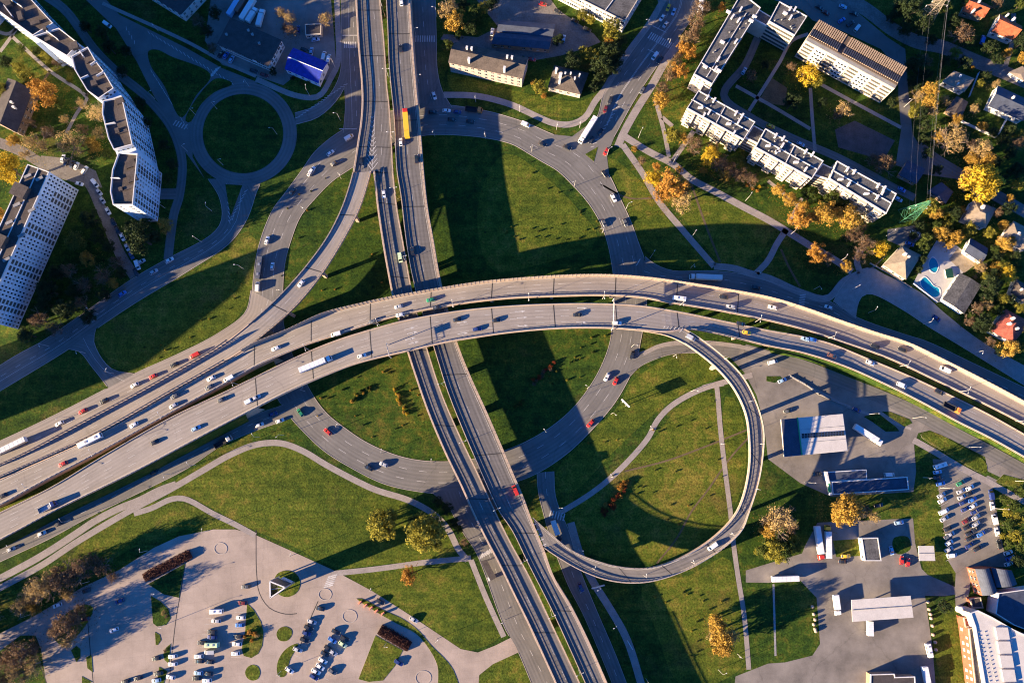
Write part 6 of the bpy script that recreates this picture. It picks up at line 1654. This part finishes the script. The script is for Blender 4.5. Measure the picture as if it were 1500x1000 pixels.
# ------------------------------------------------------------------ lamps, signs, power line
LAMPM = mat('lamp post paint', (.50, .47, .43), .5, .05, 1)
def lamp_proto(arms, h):
    b = MB(); b.tube((0, 0, 0), (0, 0, h), .11, .065, 7)
    parts = [('pole', b.mesh('pole', LAMPM), [])]
    for s in ([1] if arms == 1 else [1, -1]):
        b = MB(); b.tube((0, 0, h - .1), (s * .7, 0, h + .4), .05, .04, 5); b.tube((s * .7, 0, h + .4), (s * 1.3, 0, h + .5), .04, .035, 5)
        parts.append(('arm', b.mesh('arm', LAMPM), []))
        b = MB(); b.loft([[(s * x, -w, h + .52), (s * x, w, h + .52), (s * x, w * .7, h + .70), (s * x, -w * .7, h + .70)] for x, w in (((1.2, .1), (1.35, .17), (1.8, .15), (1.9, .07)) if s > 0 else ((1.9, .07), (1.8, .15), (1.35, .17), (1.2, .1)))])
        parts.append(('lamp_head', b.mesh('lamp_head', WHITEW), []))
    return parts
_lp = {}
_lr = random.Random(3)
def lamps(spec, where, z=0.0, arms=1, h=9.0, ang=0.0, strip=None):
    key = (arms, h)
    if key not in _lp: _lp[key] = lamp_proto(arms, h)
    for w in spec.split():
        x, y = map(float, w.split(',')[:2]); f = w.split(',')
        zz = z(x, y) if callable(z) else z
        q = P(x, y, zz)
        a = math.radians(float(f[2])) if len(f) > 2 else math.radians(ang + _lr.uniform(-6, 6))
        o = spawn('street_lamp', _lp[key], (q.x, q.y, zz), a)
        o['category'] = 'street lamp'
        one = 'double street lamp' if arms == 2 else 'street lamp'
        later(o, one, one + 's', where, x, y, 'street lamps ' + where)
def parap(f): return lambda x, y: f(x, y) - .2
lamps('1061,526,205 1097,588,195 1113,650,180 1107,716,170 1069,781,140 1012,822,115 943,842,95 868,831,70', 'on the loop ramp edge', parap(z_loop), 1, 8)
lamps('350,563,118 247,610,118 149,663,118 54,712,118 454,513,114 557,477,106 665,450,98', 'on the highway median at left', lambda x, y: z_ew(x, y) - 2, 2, 10)
lamps('774,441,92 882,438.5,90 995,448,85 1105,472,75 1211,496,72 1316,537,66 1402,574,64 1485,617,62', 'on the flyover median at right', lambda x, y: z_ew(x, y) - 1.5, 2, 10)
lamps('564,25,0 573,125,0 579,214,0 583.5,292,5 597,388,8 651,566,20 681,648,22 729,742,25 767,815,28 806,892,28 845,972,25', 'between the northbound and southbound decks', 0, 2, 17.5)
lamps('637,200,260 711,203,265 779,222,240 841,273,220 882,341,200 917,306,20 952,378,60 889,228,30', 'round the upper ring road', 0, 1, 9)
lamps('860,569,150 799,633,130 925,508,-20 895,606,-40 416,637,230 447,573,45 497,626,55 562,663,75 634,677,85 412,430,0 447,310,-40 500,262,-45', 'round the lower and left ring road', 0, 1, 9)
lamps('1012,392,-90 1012,348,60 1092,294,60 1105,401,-80 1157,344,60 1229,383,60 1192,424,-70 1272,458,60 1352,475,60 1297,346,40 1245,425,30 985,240,60', 'along the footpaths right of the ring', 0, 1, 8)
lamps('1425,517,-120 1497,584,-120 1337,612,-10 1415,655,0 1270,607,0 1352,699,190 1179,706,0 1377,714,0 1324,157,180 1455,744,0 1487,704,0', 'round the filling station and right side roads', 0, 1, 9)
lamps('986,522,-90 1012,573,-20 952,629,130 895,698,130 1075,527,210 817,742,0 1056,650,180', 'along the paths inside the loop', 0, 1, 8)
lamps('847,803,0 900,912,200 946,993,200 1080,957,150 877,858,200 1052,980,30', 'along the spur road below the loop', 0, 1, 9)
lamps('72,507,-60 125,517,-60 167,547,60 101,611,-120 337,514,-60 234,570,-60 135,620,-60 41,668,-60 144,460,120 242,305,0 357,394,180', 'along the left local and side roads', 0, 1, 9)
lamps('164,712,120 287,681,120 250,694,-60 380,640,120 30,800,120 105,762,120', 'along the side road below the highway', 0, 1, 9)
lamps('310,309,90 296,355,150 287,169,0 327,242,0 365,127,-90 232,46,-60 227,145,20 275,222,20 406,197,180 318,160,0', 'round the small roundabout', 0, 1, 8)
lamps('491,99,180 499,177,180 454,141,90 614,122,0 610,55,0 640,25,180', 'beside the north flyover', 0, 1, 9)
lamps('947,42,200 849,187,250 935,202,60 761,164,-90 697,150,-90 815,190,-90 978,70,200', 'along the avenue and upper footpath', 0, 1, 9)
lamps('216,806,90 305,777,90 131,851,90 46,899,90 232,865,0 242,914,0 566,941,0 740,907,180 412,982,0 640,935,45 545,862,60 430,812,60', 'over the plaza', 0, 1, 8)
# gantry sign over the eastbound carriageway
SIGNB = mat('grey sign back', (.30, .30, .30), .5, .05, 1)
def gantry(label, a, b, z, boards):
    A, B = P(a[0], a[1], z), P(b[0], b[1], z); rt = empty('sign_gantry', (A.x, A.y, z), label, 'sign gantry', 'sign gantries on the highway')
    m = MB(); m.tube(A + Vector((0, 0, -.5)), A + Vector((0, 0, 7)), .2, .16, 8); m.build('post', LAMPM, rt)
    if b != a: 
        m = MB(); m.tube(B + Vector((0, 0, -.5)), B + Vector((0, 0, 7)), .2, .16, 8); m.build('post', LAMPM, rt)
    m = MB(); d = (B - A)
    for dz in (6.0, 6.9): m.tube(A + Vector((0, 0, dz)), B + Vector((0, 0, dz)), .1, .1, 6)
    n = max(2, int(d.length / 1.5))
    for i in range(n): m.tube(A.lerp(B, i / n) + Vector((0, 0, 6.0 if i % 2 else 6.9)), A.lerp(B, (i + 1) / n) + Vector((0, 0, 6.9 if i % 2 else 6.0)), .05, .05, 4)
    m.build('beam', LAMPM, rt)
    for t, w, h in boards:
        c = A.lerp(B, t); m = MB(); m.box((c.x, c.y, z + 5.9), w, .14, h, math.atan2(d.y, d.x), 0); m.build('sign_board', [SIGNB], rt)
gantry('thin sign gantry spanning the lower flyover at its top', (897, 441), (895.5, 483.5), z_ew(896, 0), [(.72, 4.5, 3.2), (.3, 3.5, 3)])
gantry('sign gantry arm on the lower edge of the flyover left of the crossing', (573, 524), (569, 505), z_ew(571, 0), [(.7, 3, 2)])
# billboard on the lawn inside the ring
q0, q1 = P(912, 585, 7.5), P(922, 595, 7.5); rt = empty('billboard', ((q0.x + q1.x) / 2, (q0.y + q1.y) / 2, 0), 'white billboard on two legs seen from above, on the lawn inside the loop', 'billboard')
d = q1 - q0; c = (q0 + q1) / 2; b = MB(); b.box((c.x, c.y, 4.4), d.length * 1.15, .35, 3.2, math.atan2(d.y, d.x)); b.build('board', WHITEW, rt)
for t in (.25, .75):
    q = q0.lerp(q1, t); b = MB(); b.tube((q.x, q.y, 0), (q.x, q.y, 4.5), .2, .2, 8); b.build('leg', STEEL, rt)
for x0, y0, x1, y1, lb in ((867, 862, 886, 857, 'long white banner board beside the spur road below the loop'), (920, 939, 927, 951, 'white advertising column board beside the lower spur road')):
    q0, q1 = P(x0, y0, 4), P(x1, y1, 4); rt = empty('billboard', ((q0.x + q1.x) / 2, (q0.y + q1.y) / 2, 0), lb, 'billboard'); d = q1 - q0; c = (q0 + q1) / 2
    b = MB(); b.box((c.x, c.y, 1.6), d.length, .3, 2.4, math.atan2(d.y, d.x)); b.build('board', WHITEW, rt); b = MB(); b.tube((c.x, c.y, 0), (c.x, c.y, 2), .18, .18, 8); b.build('leg', STEEL, rt)
# flags and planters
for i, (x, y) in enumerate(((528, 881.5), (536, 886), (544, 889.5), (552, 894), (561, 898))):
    q = P(x, y, 0); rt = spawn('flower_bed_sign', [], (q.x, q.y, .16)); b = MB(); b.box((0, 0, 0), 1.6, 1.0, .9, .5); b.box((0, 0, .9), 2.2, .2, .8, .9)
    o = b.build('panel', mat('coral panel', (.72, .26, .16), .7, .1, 1)); o.parent = rt; rt['category'] = 'sign'
    later(rt, 'coral sign', 'coral signs', 'on the grass strip by the plaza access road', x, y)
sph = MB()
_ns, _nr = 10, 6
for i in range(_nr):
    for j in range(_ns):
        def sp(a, b): th, ph = math.pi * a / _nr, 6.28319 * b / _ns; return (.75 * math.sin(th) * math.cos(ph), .75 * math.sin(th) * math.sin(ph), .75 + .75 * math.cos(th))
        sph.face([sp(i, j), sp(i + 1, j), sp(i + 1, j + 1), sp(i, j + 1)])
sph.box((0, 0, 0), 1.1, 1.1, .3)
spm = sph.mesh('concrete_ball', CONC)
for where, L in (('along the left edge of the truck yard', '1190,888 1192,899 1194,907 1192,914 1194,921 1195,924'), ('along the right edge of the truck yard', '1359,881 1361,892 1363,899 1364,905 1366,916 1367,929 1370,940 1371,951')):
    for x, y in pts(L):
        q = P(x, y, .6); o = bpy.data.objects.new('concrete_ball', spm); COL.objects.link(o); o.location = (q.x, q.y, 0); o['category'] = 'bollard'
        later(o, 'concrete ball', 'concrete balls', where, x, y)
# power line
def pylon(label, base, top, m, arms):
    A, B = P(base[0], base[1], 0), P(top[0], top[1], 24)
    z = 24.0; rt = empty('power_pylon', (A.x, A.y, 0), label, 'power pylon', 'pylons of the power line')
    b = MB(); hw0, hw1 = 3.4, .35
    def leg(i, t):
        s = [(-1, -1), (1, -1), (1, 1), (-1, 1)][i]; w = hw0 + (hw1 - hw0) * t
        return Vector((A.x + s[0] * w, A.y + s[1] * w, z * t))
    for i in range(4): b.tube(leg(i, 0), leg(i, 1), .12, .09, 5)
    lv = [0, .2, .38, .53, .66, .77, .87, 1]
    for t0, t1 in zip(lv, lv[1:]):
        for i in range(4):
            j = (i + 1) % 4; b.tube(leg(i, t0), leg(j, t1), .055, .055, 4); b.tube(leg(j, t0), leg(i, t1), .055, .055, 4); b.tube(leg(i, t1), leg(j, t1), .05, .05, 4)
    b.build('lattice_mast', m, rt)
    tips = []
    for zz, l in arms:
        for s in (-1, 1):
            b = MB(); e = Vector((A.x + s * l, A.y, zz)); b.tube((A.x, A.y + .4, zz + .9), e, .1, .07, 4); b.tube((A.x, A.y - .4, zz), e, .1, .07, 4); b.tube((A.x, A.y + .4, zz), e, .1, .07, 4); b.build('crossarm', m, rt)
            b = MB(); b.tube(e, e + Vector((0, 0, -1.3)), .14, .14, 6); b.build('insulator', WHITEW, rt); tips.append(e + Vector((0, 0, -1.3)))
    tips.append(Vector((A.x, A.y, z)))
    return tips
GP = mat('green pylon paint', (.06, .21, .11), .6, .1, 1)
t1 = pylon('bright green lattice power pylon beside the rightmost stepped block', (1326, 317), (1371, 291), GP, ((14, 4.2), (18.5, 3.4)))
t2 = pylon('tan lattice power pylon at the top edge', (1354, 28), (1390, -8), mat('tan pylon paint', (.36, .29, .20), .6, .1, 1), ((13, 5.2), (17, 4.2), (21, 3.2)))
CAB = mat('power cable', (.26, .25, .27), .5, 0)
def cable(label, a, b, sag, r=.05):
    m = MB(); n = 14; pr = None
    for i in range(n + 1):
        t = i / n; q = a.lerp(b, t); q.z -= sag * 4 * t * (1 - t)
        if pr: m.tube(pr, q, r, r, 4, cap=False)
        pr = q
    tag(m.build('power_cable', CAB), label, 'power cable', 'cables between the pylons')
for i, (j, nm) in enumerate(((0, 'lowest left'), (1, 'lowest right'), (2, 'upper left'), (3, 'upper right'))):
    cable(nm + ' power cable between the green and tan pylons', t1[i], t2[j], 2.5, .014)
cable('bright top earth wire between the green and tan pylon tips', t1[-1], t2[-1], 1.0, .035)
write_labels()
for _o in COL.objects:
    if 'label' in _o and len(_o['label'].split()) > 16: print('LONG', len(_o['label'].split()), _o['label'])
